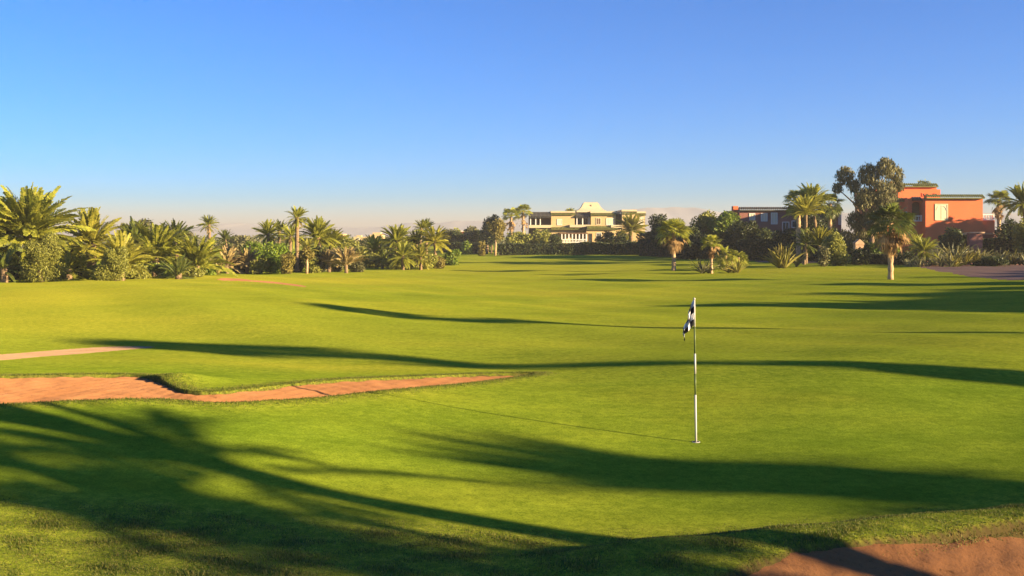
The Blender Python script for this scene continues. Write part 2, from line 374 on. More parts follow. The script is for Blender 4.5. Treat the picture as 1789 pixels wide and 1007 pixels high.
def build_ground():
    a_in = np.radians(np.arange(-34, 34.01, .14)); a_out = np.radians(np.arange(37, 324, 3.0))
    ang = np.concatenate([a_in, a_out])                      # clockwise from +Y
    r = [0.4]
    while r[-1] < 9000:
        q = r[-1]
        st = .35 if q < 6.5 else (.07 if q < 22 else max(.07, min((q / 22) ** 2 * .07, q * .045)))
        r.append(q + st)
    r = np.array(r); na, nr = len(ang), len(r)
    R, A = np.meshgrid(r, ang, indexing='ij'); X = R * np.sin(A); Y = R * np.cos(A)
    Z = ground_h(X, Y)
    v = np.stack([X, Y, Z], -1).reshape(-1, 3)
    i, j = np.meshgrid(np.arange(nr - 1), np.arange(na), indexing='ij'); k = (j + 1) % na
    q = np.stack([i * na + j, i * na + k, (i + 1) * na + k, (i + 1) * na + j], -1).reshape(-1, 4)[:, ::-1]
    cen = v[q].mean(1)
    v = np.vstack([v, [[0, 0, H(0, 0)]]]); c = len(v) - 1
    t = np.array([(jj, c, (jj + 1) % na) for jj in range(na)])[:, ::-1]
    x, y = v[:, 0], v[:, 1]
    d1 = poly_dist(x, y, BUNK); d2 = poly_dist(x, y, FORE)
    px = CX + F * x / np.maximum(y, .5)
    edge = np.interp(px, [-500, 0, 300, 600, 900, 1200, 1500, 1789, 2300], [8.6, 10.6, 10.9, 10.7, 10.6, 10.7, 11.2, 12.2, 14])
    rough = np.maximum(sstep(-.9, -.05, d1), np.maximum(1 - sstep(-.7, .25, y - edge), .35 * (1 - sstep(30, 45, np.hypot(x, y))) * sstep(18.5, 20.5, y + .05 * x)))
    far_rough = .55 * sstep(75, 130, np.hypot(x, y)); rough = np.clip(np.maximum(rough, far_rough), 0, 1)
    def blob(bx, by, rx, ry): return np.exp(-(((x - bx) / rx) ** 2 + ((y - by) / ry) ** 2))
    dry = .6 * blob(-22, 44, 8, 8) + .35 * blob(-15, 33, 7, 3.5) + .55 * blob(-5, 22.3, 5, 1.2) + .8 * blob(-18, 72, 14, 7) + .5 * blob(2, 110, 20, 25) + .5 * blob(-26, 58, 9, 6) + .4 * blob(5, 60, 8, 5) + .35 * blob(-2, 17.5, 1.4, .9) + .5 * blob(30, 85, 12, 6)
    dry = np.clip(dry + .26 * sstep(20, 30, np.hypot(x, y)), 0, .9)
    used = np.zeros(len(q), bool)
    def part(mask, name, mat):
        f = q[mask & ~used]; used[mask] = True
        u, inv = np.unique(f.ravel(), return_inverse=True)
        return tag(obj(name, raw_mesh(name, v[u], inv.reshape(-1, 4), mat, True)), kind='structure')
    pd = lambda p: poly_dist(cen[:, 0], cen[:, 1], p) > 0
    part(pd(PATH), 'path', M['path']); part(pd(FARB), 'far_bunker', M['sand'])
    for p in EARTH_AND_SUNLIT: part(pd(p), 'earth_and_sunlit_strip', M['dirt_and_sunlit'])
    for p in GRAVEL: part(pd(p), 'gravel_drive', M['gravel'])
    me = raw_mesh('ground', v, [q[~used], t], M['turf'], True)
    bare = np.maximum(sstep(-.03, .04, d1), sstep(-.03, .04, d2))
    for nm, arr in (('rough', rough), ('dry', dry), ('bare', bare)):
        at = me.attributes.new(nm, 'FLOAT', 'POINT'); at.data.foreach_set('value', arr.astype(np.float32))
    tag(obj('ground', me), kind='structure')
build_ground()

def sand_sheet(name, poly, step, fn):
    lo = poly.min(0) - .3; hi = poly.max(0) + .3
    xs = np.arange(lo[0], hi[0], step); ys = np.arange(lo[1], hi[1], step)
    X, Y = np.meshgrid(xs, ys, indexing='ij'); d = poly_dist(X, Y, poly)
    Z = fn(X, Y, d)
    v = np.stack([X, Y, Z], -1).reshape(-1, 3); ny = len(ys)
    i, j = np.meshgrid(np.arange(len(xs) - 1), np.arange(ny - 1), indexing='ij')
    q = np.stack([i * ny + j, (i + 1) * ny + j, (i + 1) * ny + j + 1, i * ny + j + 1], -1).reshape(-1, 4)
    dd = d.ravel()[q].max(1); q = q[dd > -.1]
    u, inv = np.unique(q.ravel(), return_inverse=True)
    tag(obj(name, raw_mesh(name, v[u], inv.reshape(-1, 4), M['sand'], True)), kind='structure')
def rip(x, y, k): return k * (np.sin(x * 7 + 2.1 * np.sin(y * 3.1)) * np.sin(y * 9 + 1.7 * np.sin(x * 2.3)) + .6 * np.sin(x * 19 + y * 13) * np.sin(y * 23 - x * 5))
def bunk_z(x, y, d):
    dn = line_dist(x, y, NEARL); df = line_dist(x, y, FARL); t = dn / (dn + df + 1e-6)
    return smooth_h(x, y) - .03 - (.10 + .08 * sstep(-2.2, -.6, x)) * (1 - sstep(.15, 1, t)) * sstep(-.05, .1, d) + rip(x, y, .014)
sand_sheet('bunker', BUNK, .06, bunk_z)
sand_sheet('bunker', FORE, .05, lambda x, y, d: np.minimum(smooth_h(x, y) - .03, np.where(d < 0, 9, .31 - .26 * (9.9 - y) - .10 * (x - 3.5))) + rip(x, y, .012))

# distant mountains
def hills(name, d, profile, seed):
    rng = np.random.default_rng(seed)
    px = np.arange(-900, 2700, 6.0); top = np.interp(px, *zip(*profile))
    top = top + sum(a * np.sin(px / w + p) for a, w, p in zip((2.2, 1.4, .8, .5), (61, 27, 13, 6.1), rng.random(4) * 6))
    x = (px - CX) / F * d; hz = np.maximum((HY - top) * d / F, 4)
    v = []; fr = (0, .25, .5, .8, 1.0, .75, 0)
    for k, f in enumerate(fr):
        yy = d + (k - 4) * d * .05 + 40 * np.sin(px / 37 + k) * f
        v.append(np.stack([x, yy, hz * f * (1 + (.12 * np.sin(px / 19 + 2 * k) if 0 < f < 1 else 0)) - (3 if f == 0 else 0)], -1))
    n = len(px); v = np.concatenate(v); q = [(r * n + i, r * n + i + 1, (r + 1) * n + i + 1, (r + 1) * n + i) for r in range(len(fr) - 1) for i in range(n - 1)]
    tag(obj(name, raw_mesh(name, v, np.array(q), M['hill'], True)), kind='structure')
hills('hills', 3000, [(-900, 405), (0, 398), (380, 396), (420, 388), (520, 390), (640, 396), (740, 392), (800, 384), (850, 381), (930, 378), (1060, 374), (1110, 365), (1170, 360), (1210, 363), (1280, 371), (1400, 372), (1700, 370), (2000, 378), (2700, 390)], 4)

# ------------------------------------------------------------------ plants: shared leaf shapes
def feather(seed, e0, bend, pairs=30, wid=.125, droop=.25):
    """unit-length feather frond along +X, starting at elevation e0 and bending down"""
    rng = np.random.default_rng(seed); mb = MB(); n = 12
    t = np.linspace(0, 1, n + 1); el = math.radians(e0) - math.radians(bend) * t ** 1.4
    seg = 1.0 / n; px = np.concatenate([[0], np.cumsum(np.cos(el[:-1]) * seg)]); pz = np.concatenate([[0], np.cumsum(np.sin(el[:-1]) * seg)])
    side = rng.normal(0, .03); py = side * t ** 2
    C = np.stack([px, py, pz], -1)
    mb.tube(C, .011 * (1 - .85 * t), 3, cap=False)
    for k in range(pairs):
        u = .10 + .9 * (k + .5) / pairs; f = u * n; i = min(int(f), n - 1); p = C[i] + (C[i + 1] - C[i]) * (f - i)
        tn = C[i + 1] - C[i]; tn /= np.linalg.norm(tn); up = np.cross(np.array([0, 1.0, 0]), tn) * -1
        L = wid * (math.sin(math.pi * (u * .86 + .09)) ** .7) * rng.uniform(.85, 1.12)
        for s in (-1, 1):
            dr = tn * rng.uniform(.75, 1.05) + np.array([0, s * 1.0, 0]) + up * rng.uniform(.05, .5)
            dr /= np.linalg.norm(dr); w = .017
            mid = p + dr * L * .55; tip = p + dr * L + np.array([0, 0, -L * droop * rng.uniform(.4, 1.3)])
            wv = np.cross(dr, up); wv = wv / (np.linalg.norm(wv) + 1e-9) * w
            mb.add([p - wv * .6, p + wv * .6, mid + wv, tip, mid - wv], tris=[(0, 1, 2), (0, 2, 4), (4, 2, 3)])
    return mb.arrays()

def fan(seed, e0, bend, blades=16, droop=.3, close=1.0):
    """unit fan leaf: petiole about .5, blades about .55"""
    rng = np.random.default_rng(seed); mb = MB(); n = 4; t = np.linspace(0, 1, n + 1)
    el = math.radians(e0) - math.radians(bend) * t; seg = .5 / n
    C = np.stack([np.concatenate([[0], np.cumsum(np.cos(el[:-1]) * seg)]), np.zeros(n + 1), np.concatenate([[0], np.cumsum(np.sin(el[:-1]) * seg)])], -1)
    mb.tube(C, .013 * (1 - .5 * t), 3, cap=False)
    o = C[-1]; tn = C[-1] - C[-2]; tn /= np.linalg.norm(tn); y = np.array([0, 1.0, 0]); up = np.cross(tn, y) * -1; up = -np.cross(y, tn) * -1
    up = np.cross(tn, y); up = up if up[2] > 0 else -up
    for k in range(blades):
        a = math.radians(-105 + 210 * k / (blades - 1)) * close; L = (.58 - .16 * abs(a) / 1.8) * rng.uniform(.9, 1.08)
        d1 = tn * math.cos(a) + y * math.sin(a) + up * .18 * (1 - abs(math.cos(a)))
        d1 /= np.linalg.norm(d1); sd_ = np.cross(d1, up); sd_ /= np.linalg.norm(sd_) + 1e-9
        m = o + d1 * L * .6; tip = o + d1 * L * .92 + np.array([0, 0, -droop * L * rng.uniform(.5, 1.2)])
        w = .034; mb.add([o, m - sd_ * w, tip, m + sd_ * w], quads=[(0, 1, 2, 3)])
    return mb.arrays()

def sword(seed, e0, bend, w=.05):
    rng = np.random.default_rng(seed); mb = MB(); n = 5; t = np.linspace(0, 1, n + 1); el = math.radians(e0) - math.radians(bend) * t ** 1.5; seg = 1 / n
    C = np.stack([np.concatenate([[0], np.cumsum(np.cos(el[:-1]) * seg)]), np.zeros(n + 1), np.concatenate([[0], np.cumsum(np.sin(el[:-1]) * seg)])], -1)
    W = w * np.array([.8, 1, .95, .75, .45, .04]); up = np.array([-.2, 0, .35]) * w
    v = np.concatenate([C + np.stack([0 * W, W, 0 * W], -1) + up, C, C - np.stack([0 * W, W, 0 * W], -1) + up]); m = n + 1
    q = [(i, i + 1, m + i + 1, m + i) for i in range(n)] + [(m + i, m + i + 1, 2 * m + i + 1, 2 * m + i) for i in range(n)]
    mb.add(v, q); return mb.arrays()

LV = {}
for i, (e, b) in enumerate([(85, 18), (76, 28), (65, 40), (52, 52), (34, 60), (10, 58), (-20, 42)]):
    LV['feather', i] = feather(10 + i, e, b); LV['dry', i] = feather(30 + i, e - 4, b, 18, .13, .6)
for i, (e, b) in enumerate([(80, 15), (62, 25), (42, 35), (20, 40), (-5, 40), (-35, 30), (-62, 20)]):
    LV['fan', i] = fan(50 + i, e, b, 16, .22); LV['deadfan', i] = fan(70 + i, e - 25, 30, 9, .35, .45)
for i, (e, b) in enumerate([(85, 10), (72, 20), (58, 30), (42, 40), (25, 40)]):
    LV['sword', i] = sword(90 + i, e, b); LV['thinsword', i] = sword(95 + i, e, b + 20, .022)
_mesh_cache = {}
def leaf_mesh(kind, i, mat):
    k = (kind, i, mat)
    if k not in _mesh_cache:
        v, f = LV[kind, i]; _mesh_cache[k] = raw_mesh('leaf', v, f, M[mat])
    return _mesh_cache[k]

def leaf_list(kind, nvar, n, L, rng, lo=0.0, hi=1.0, z0=0.0, zspan=0.0, r0=.08):
    """(variant, matrix) for leaves arranged in a spiral, upright in the middle and lower outside"""
    out = []
    for k in range(n):
        u = lo + (hi - lo) * ((k + .5) / n) ** .85; vi = min(nvar - 1, max(0, int(u * nvar + rng.normal(0, .35))))
        az = k * 2.39996 + rng.normal(0, .2); s = L * rng.uniform(.82, 1.1) * (.78 + .22 * min(1, u * 2.2))
        m = Matrix.Translation((math.cos(az) * r0, math.sin(az) * r0, z0 - zspan * u)) @ Matrix.Rotation(az, 4, 'Z') @ Matrix.Rotation(rng.normal(0, .1), 4, 'Y') @ Matrix.Rotation(rng.normal(0, .35), 4, 'X') @ Matrix.Scale(s, 4)
        out.append((vi, m))
    return out

def add_leaves(parent, name, kind, mat, lst, single):
    if single:
        for vi, m in lst:
            o = obj(name, leaf_mesh(kind, vi, mat), parent); o.matrix_local = m
    else:
        vs = []; fs = []; n = 0
        for vi, m in lst:
            v, f = LV[kind, vi]; A = np.array(m); vv = v @ A[:3, :3].T + A[:3, 3]
            vs.append(vv); fs.append([g + n for g in f]); n += len(v)
        allf = {}
        for fl in fs:
            for g in fl: allf.setdefault(g.shape[1], []).append(g)
        obj(name, raw_mesh(name, np.concatenate(vs), [np.concatenate(g) for g in allf.values()], M[mat]), parent)

def at(px, d): x = (px - CX) / F * d; return x, d
def zpx(py, d): return CAMZ - (py - HY) / F * d

def trunk(parent, hgt, r0, r1, rng, mat='palm_bark', rings=14, lean=0.0):
    t = np.linspace(0, 1, rings + 1); rad = r0 + (r1 - r0) * t; rad = rad * (1 + .10 * ((np.arange(rings + 1) % 2) * 2 - 1)); rad[0] *= 1.25
    a = rng.random() * 6.28
    pts = np.stack([lean * math.cos(a) * t ** 2, lean * math.sin(a) * t ** 2, -0.12 + (hgt + .12) * t], -1)
    MB().tube(pts, rad, 9, .22, rng).build('trunk', M[mat], parent, True)
    return pts[-1]

def date_palm(x, y, crown_h, L, n, label, seed, mat='frond', group=None, single=False, lo=0, hi=.95, dry=0, r=.22):
    rng = np.random.default_rng(seed); root = empty('date_palm', (x, y, H(x, y)), label, 'palm', group, rng.random() * 6.28)
    top = trunk(root, crown_h, r * 1.15, r, rng, 'date_bark', lean=.12 * crown_h * rng.random())
    lst = leaf_list('feather', 7, n, L, rng, lo, hi, top[2], .35, .1)
    lst = [(v, Matrix.Translation((top[0], top[1], 0)) @ m) for v, m in lst]
    add_leaves(root, 'frond' if single else 'crown', 'feather', mat, lst, single)
    if dry:
        l2 = [(v, Matrix.Translation((top[0], top[1], 0)) @ m) for v, m in leaf_list('dry', 7, dry, L * .8, rng, .72, 1.0, top[2] - .25, .3, .12)]
        add_leaves(root, 'dry_frond' if single else 'dry_fronds', 'dry', 'frond_dry', l2, single)
    return root

def fan_palm(x, y, crown_h, L, n, label, seed, mat='frond', group=None, single=False, dead=0, skirt=1.0, r=.2):
    rng = np.random.default_rng(seed); root = empty('fan_palm', (x, y, H(x, y)), label, 'palm', group, rng.random() * 6.28)
    top = trunk(root, crown_h, r * 1.3, r, rng)
    T = Matrix.Translation((top[0], top[1], 0))
    add_leaves(root, 'fan_leaf' if single else 'crown', 'fan', mat, [(v, T @ m) for v, m in leaf_list('fan', 7, n, L, rng, 0, .6 if dead else .9, top[2], .25, .1)], single)
    if dead:
        lst = []
        for k in range(dead):
            az = k * 2.4 + rng.normal(0, .3); u = rng.random()
            m = T @ Matrix.Translation((math.cos(az) * r, math.sin(az) * r, top[2] - .1 - skirt * u)) @ Matrix.Rotation(az, 4, 'Z') @ Matrix.Rotation(.25 * rng.random(), 4, 'Y') @ Matrix.Scale(L * rng.uniform(.6, 1.0) * (1 - .35 * u), 4)
            lst.append((int(rng.integers(3, 7)), m))
        add_leaves(root, 'dead_leaf' if single else 'dead_leaves', 'deadfan', 'dead', lst, single)
    return root

def sword_clump(x, y, L, n, label, seed, mat='agave', group=None, kind='sword', spread=.25, name='sword_leaf_clump', stems=1, single=False, lo=0, hi=1):
    rng = np.random.default_rng(seed); root = empty(name, (x, y, H(x, y)), label, 'plant', group, rng.random() * 6)
    lst = []
    for s in range(stems):
        a = rng.random() * 6.28; rr = spread * math.sqrt(rng.random()) if stems > 1 else 0; k = rng.uniform(.75, 1.1)
        lst += [(v, Matrix.Translation((math.cos(a) * rr, math.sin(a) * rr, 0)) @ m) for v, m in leaf_list(kind, 5, max(4, n // stems), L * k, rng, lo, hi, .02, 0, .04)]
    add_leaves(root, 'leaf' if single else 'leaves', kind, mat, lst, single)
    return root

def leaf_cloud(blobs, n, size, rng, hang=False, aspect=.5, shell=(.55, 1.06)):
    b = np.array(blobs, float); wgt = (b[:, 3] * b[:, 4] * b[:, 5]) ** .67; wgt /= wgt.sum()
    k = rng.choice(len(b), n, p=wgt); u = rng.normal(size=(n, 3)); u /= np.linalg.norm(u, axis=1)[:, None]
    rr = rng.uniform(shell[0] ** 2, shell[1] ** 2, n) ** .5
    c = b[k, :3] + u * b[k, 3:6] * rr[:, None] + rng.normal(0, size * .5, (n, 3))
    if hang: a = np.stack([rng.normal(0, .35, n), rng.normal(0, .35, n), -np.ones(n)], -1)
    else: a = rng.normal(size=(n, 3)) + np.array([0, 0, .25])
    a /= np.linalg.norm(a, axis=1)[:, None]
    nrm = u * 1.1 + rng.normal(0, .7, (n, 3)); w = np.cross(a, nrm); w /= np.linalg.norm(w, axis=1)[:, None] + 1e-9
    s = size * rng.uniform(.6, 1.3, n)[:, None]
    v = np.stack([c - a * s, c + w * s * aspect, c + a * s, c - w * s * aspect], 1).reshape(-1, 3)
    return v, np.arange(4 * n).reshape(-1, 4)

def auto_blobs(cx, cy, cz, rx, ry, rz, k, rng, rel=(.32, .5)):
    out = []
    for i in range(k):
        u = rng.normal(size=3); u /= np.linalg.norm(u); q = rng.random() ** .4 * .68; s = rng.uniform(*rel)
        out.append((cx + u[0] * rx * q, cy + u[1] * ry * q, cz + u[2] * rz * q, rx * s, ry * s, rz * s))
    return out

def shrub(x, y, w, h, label, seed, mat='olive', name='shrub', n=None, group=None, lift=.05, k=10, size=None, cat='shrub', depth=None, hang=False, aspect=.5, rel=(.32, .5), stem=True):
    rng = np.random.default_rng(seed); root = empty(name, (x, y, H(x, y)), label, cat, group)
    dist = math.hypot(x, y); size = size or max(.05, dist / 1005 * 1.25)
    ry = (depth or w) / 2; z0 = h * lift; bl = auto_blobs(0, 0, z0 + (h - z0) / 2, w / 2, ry, (h - z0) / 2, k, rng, rel)
    if lift < .12: bl += [(rng.uniform(-.3, .3) * w, rng.uniform(-.3, .3) * ry, h * .18, w * .26, ry * .5, h * .2) for _ in range(3)]
    area = 4 * math.pi * ((w / 2 * ry + w / 2 * h / 2 + ry * h / 2) / 3)
    n = n or int(min(9000, max(500, area * 1.5 / (size * size * aspect))))
    v, f = leaf_cloud(bl, n, size, rng, hang, aspect)
    v[:, 2] = np.maximum(v[:, 2], .01)
    obj('foliage', raw_mesh('foliage', v, f, M[mat]), root)
    if stem:
        mb = MB()
        for s in range(3):
            a = rng.random() * 6.28; e = np.array([math.cos(a) * w * .2, math.sin(a) * ry * .4, h * .55])
            mb.tube([(math.cos(a) * .05, math.sin(a) * .05, -.08), tuple(e * .5 + [0, 0, .05]), tuple(e)], [.03 + .02 * h, .02 + .012 * h, .01], 6)
        mb.build('stem', M['bark'], root, True)
    return root

def tree(x, y, w, h, label, seed, mat='dark', crown_from=.3, name='broadleaf_tree', k=14, n=None, size=None, group=None, hang=False, aspect=.5, depth=None, tr=.14, rel=(.3, .46), bark='bark', blobs=None):
    rng = np.random.default_rng(seed); root = empty(name, (x, y, H(x, y)), label, 'tree', group)
    dist = math.hypot(x, y); size = size or max(.06, dist / 1005 * 1.3); ry = (depth or w) / 2
    z0 = h * crown_from; cz = (z0 + h) / 2; bl = auto_blobs(0, 0, cz, w / 2, ry, (h - z0) / 2, k, rng, rel)
    if blobs: bl = blobs
    area = 4 * math.pi * ((w / 2 * ry + (w / 2 + ry) * (h - z0) / 2) / 3)
    n = n or int(min(9000, max(700, area * 1.6 / (size * size * aspect))))
    v, f = leaf_cloud(bl, n, size, rng, hang, aspect)
    obj('crown', raw_mesh('crown', v, f, M[mat]), root)
    mb = MB(); tz = z0 + (h - z0) * .35
    mb.tube([(0, 0, -.15), (.03 * w, 0, tz * .5), (0, .02 * w, tz)], [tr * 1.3, tr, tr * .7], 8, .1, rng)
    for b in bl[:7]:
        mb.tube([(0, .01 * w, tz * rng.uniform(.6, .98)), (b[0] * .5, b[1] * .5, (tz + b[2]) / 2), (b[0], b[1], b[2])], [tr * .5, tr * .35, tr * .12], 5)
    mb.build('trunk', M[bark], root, True)
    return root

def hedge(x0, y0, x1, y1, thick, h, label, seed, mat='dark', name='hedge', wav=.12, size=None, group=None):
    rng = np.random.default_rng(seed); L = math.hypot(x1 - x0, y1 - y0); root = empty(name, ((x0 + x1) / 2, (y0 + y1) / 2, H((x0 + x1) / 2, (y0 + y1) / 2)), label, 'hedge', group, math.atan2(y1 - y0, x1 - x0))
    size = size or max(.06, y0 / 1005 * 1.2); hh = h * (1 + wav * np.sin(np.linspace(0, 9, 50)))
    n = int(min(12000, (L * h * 2 + L * thick) * 2.2 / (size * size * .5)))
    x = rng.uniform(-L / 2, L / 2, n); hl = np.interp(x, np.linspace(-L / 2, L / 2, 50), hh) * (1 + wav * .5 * np.sin(x * 2.3))
    face = rng.random(n); y = np.where(face < .42, -thick / 2, np.where(face < .7, thick / 2, rng.uniform(-.5, .5, n) * thick)) + rng.normal(0, .05 * thick + .03, n)
    z = np.where(face < .7, rng.random(n), 1 - np.abs(rng.normal(0, .05, n))) * hl
    a = rng.normal(size=(n, 3)); a /= np.linalg.norm(a, axis=1)[:, None]; w = np.cross(a, rng.normal(size=(n, 3))); w /= np.linalg.norm(w, axis=1)[:, None]
    s = size * rng.uniform(.6, 1.3, n)[:, None]; c = np.stack([x, y, z], -1)
    v = np.stack([c - a * s, c + w * s * .5, c + a * s, c - w * s * .5], 1).reshape(-1, 3)
    obj('foliage', raw_mesh('foliage', v, np.arange(4 * n).reshape(-1, 4), M[mat]), root)
    MB().box(-L / 2 + .1, L / 2 - .1, -thick * .36, thick * .36, -.2, h * .82).build('woody_core', M['bark'], root)
    return root

# ------------------------------------------------------------------ palms in view
def DP(px, d, cpy, lpx, n, label, seed, **k):
    x, y = at(px, d); ch = max(.25, zpx(cpy, d) - H(x, y))
    if d > 83: k.setdefault('hi', 1.0); k.setdefault('r', .15); n = int(n * 1.5); lpx *= 1.18
    return date_palm(x, y, ch, lpx * d / F, n, label, seed, **k)
G1 = 'date palms of the thicket left of the fairway'
DP(58, 68, 412, 104, 125, 'tallest and fullest feather palm of the thicket, arching high above the others', 1, single=True, group=G1, hi=.86, r=.3)
DP(-22, 67, 418, 88, 80, 'big feather palm beside the tallest one, at the thicket end', 2, single=True, group=G1, hi=.9, r=.3)
DP(160, 72, 424, 72, 88, 'second tallest feather palm of the thicket, with yellowish drooping side fronds', 3, single=True, group=G1, mat='frond_gold', hi=.95, r=.28)
DP(212, 66, 462, 70, 72, 'low pale feather palm with no visible trunk, behind the stubby olive bush', 4, single=True, group=G1, mat='frond_gold', lo=.05, hi=.75)
DP(272, 75, 447, 72, 96, 'dark green feather palm with upright heart where the thicket narrows', 5, single=True, group=G1, hi=.8, r=.26)
DP(343, 76, 462, 66, 68, 'last feather palm of the thicket, with one upright spear leaf', 6, single=True, group=G1, lo=0, hi=.72)
DP(312, 70, 478, 40, 34, 'small low feather palm spreading its fronds on the grass below the thicket', 7, single=True, group=G1, mat='frond_dark', lo=.15, hi=.85)
DP(120, 66, 470, 44, 32, 'young feather palm half hidden between the two olive bushes', 8, single=True, group=G1, lo=.1, hi=.9)
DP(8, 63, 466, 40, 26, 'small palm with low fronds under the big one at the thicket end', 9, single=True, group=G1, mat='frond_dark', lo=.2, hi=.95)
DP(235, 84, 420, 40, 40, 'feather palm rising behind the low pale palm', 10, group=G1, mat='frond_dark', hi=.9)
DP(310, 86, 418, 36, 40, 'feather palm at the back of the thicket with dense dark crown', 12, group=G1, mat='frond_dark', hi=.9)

G2 = 'palms of the middle thickets'
DP(367, 130, 391, 17, 40, 'slim lone palm with a round tuft standing far behind the thicket', 20, group=G2, dry=10, r=.2)
DP(397, 112, 417, 18, 36, 'short dark palm beside the slim lone palm', 21, group=G2, mat='frond_dark')
DP(470, 100, 407, 24, 44, 'palm with a wide greyish crown above the bright green bush', 22, group=G2, dry=8)
DP(487, 104, 401, 20, 40, 'darker palm touching the wide greyish crowned palm', 23, group=G2, mat='frond_dark')
DP(506, 95, 410, 21, 44, 'stocky palm with a brown skirt next to the tallest slim palm', 24, group=G2, dry=14, single=False)
DP(519, 92, 378, 19, 46, 'tallest slim palm of the middle thicket, its round tuft clear against the sky', 25, group=G2, dry=10, r=.17)
DP(556, 97, 414, 36, 64, 'broad domed palm crowning the end of the middle thicket', 26, group=G2, hi=.85, r=.28)
DP(577, 99, 424, 30, 46, 'palm leaning out beside the broad domed palm', 27, group=G2, hi=.9)
DP(540, 90, 432, 17, 28, 'small bright palm under the tallest slim palm', 28, group=G2, mat='frond_gold')
DP(605, 89, 460, 34, 40, 'dry pale palm fanning its bare ribs out from the ground', 29, group=G2, mat='frond_dry', lo=0, hi=.7)
DP(397, 86, 458, 30, 34, 'straw coloured palm clump on the bare earth below the thicket end', 30, group=G2, mat='frond_dry', lo=0, hi=.8)
DP(432, 87, 456, 26, 30, 'dry palm clump between the thicket end and the bright green bush', 31, group=G2, mat='frond_dry', lo=0, hi=.85)
DP(575, 91, 455, 24, 30, 'brownish palm clump at the foot of the broad domed palm', 32, group=G2, mat='frond_dry', lo=0, hi=.85)
DP(655, 110, 434, 27, 44, 'low greyish palm at the edge of the bare earth clearing', 33, group=G2, mat='frond', dry=6)
DP(692, 108, 420, 30, 60, 'domed palm with the highest crown beside the clearing', 34, group=G2, hi=.9, dry=6)
DP(704, 101, 446, 27, 46, 'palm spreading low in front of the domed palm by the clearing', 35, group=G2, mat='frond')
DP(733, 118, 397, 16, 38, 'palm with a small flat topped crown, one of a close pair', 36, group=G2)
DP(745, 120, 396, 16, 38, 'the other palm of the close pair with small flat tops', 37, group=G2, mat='frond_dark')
DP(727, 112, 424, 25, 46, 'shaggy palm below the close pair', 38, group=G2, mat='frond_dark', dry=6)
DP(761, 110, 420, 27, 56, 'bright palm ending the third thicket beside the open fairway', 39, group=G2, mat='frond_gold', hi=.95)
DP(735, 104, 448, 23, 40, 'low bright palm at the foot of the shaggy palm', 40, group=G2, mat='frond_gold')
DP(668, 104, 452, 20, 30, 'low dark palm squatting at the foot of the domed palm', 41, group=G2, mat='frond_dark')
DP(1103, 176, 402, 30, 50, 'wide arching feather palm in front of the cream villa corner', 42, mat='frond_gold', hi=.85, r=.35)

def FP(px, d, cpy, lpx, n, label, seed, **k):
    x, y = at(px, d); return fan_palm(x, y, zpx(cpy, d) - H(x, y), lpx * d / F, n, label, seed, **k)
G3 = 'fan palms on the fairway'
FP(1177, 92, 405, 34, 46, 'fan palm with brown skirt and pale bare trunk alone on the fairway', 50, single=True, group=G3, dead=28, skirt=.8, r=.15)
FP(1243, 84, 424, 21, 34, 'small fan palm with a short brown skirt beside the yucca', 51, single=True, group=G3, dead=20, skirt=.7, r=.09)
FP(1556, 69, 386, 46, 50, 'largest fan palm, shaggy brown skirt and stout trunk at the gravel edge', 52, single=True, group=G3, mat='frond_dark', dead=60, skirt=1.25, r=.15)
FP(1745, 118, 350, 26, 44, 'fan palm with round crown behind the white terrace railing', 53, dead=22, skirt=1.5, group='garden palms')
FP(893, 182, 376, 19, 40, 'shorter of the two fan palms beside the cream villa', 54, dead=20, skirt=2.0, group='garden palms')
FP(914, 186, 369, 18, 40, 'taller of the two fan palms beside the cream villa', 55, dead=20, skirt=2.5, group='garden palms')
FP(1395, 112, 350, 30, 46, 'fan palm with dark drooping crown in front of the dark red villa', 56, mat='frond', group='garden palms')
FP(1450, 118, 356, 28, 46, 'fan palm between the feather palm and the tall feathery tree', 57, mat='frond_dark', group='garden palms')
DP(1428, 114, 352, 33, 54, 'feather palm in the middle of the garden palms by the dark red villa', 58, group='garden palms', hi=.85)
DP(1408, 106, 372, 34, 46, 'golden feather palm with drooping fronds in front of the dark red villa', 59, group='garden palms', mat='frond_gold', lo=.1, hi=.75)
DP(1432, 101, 428, 34, 26, 'upright yellow green palm beside the round olive green shrub', 60, group='garden palms', mat='frond_gold', lo=0, hi=.45, r=.12)
DP(1405, 103, 424, 28, 30, 'low dark palm to the shaded side of the upright yellow palm', 61, group='garden palms', mat='frond_dark')
DP(1796, 108, 352, 36, 46, 'feather palm leaning into view beyond the terrace railing', 62, group='garden palms', mat='frond')
DP(1612, 92, 436, 26, 50, 'leafy low palm behind the largest fan palm', 63, group='garden palms', mat='frond')
DP(1600, 96, 428, 22, 40, 'second leafy low palm behind the largest fan palm, half hidden', 64, group='garden palms', mat='frond_gold')
FP(797, 205, 404, 10, 26, 'tiny far fan palm showing over the long dark hedge', 65, group='garden palms')

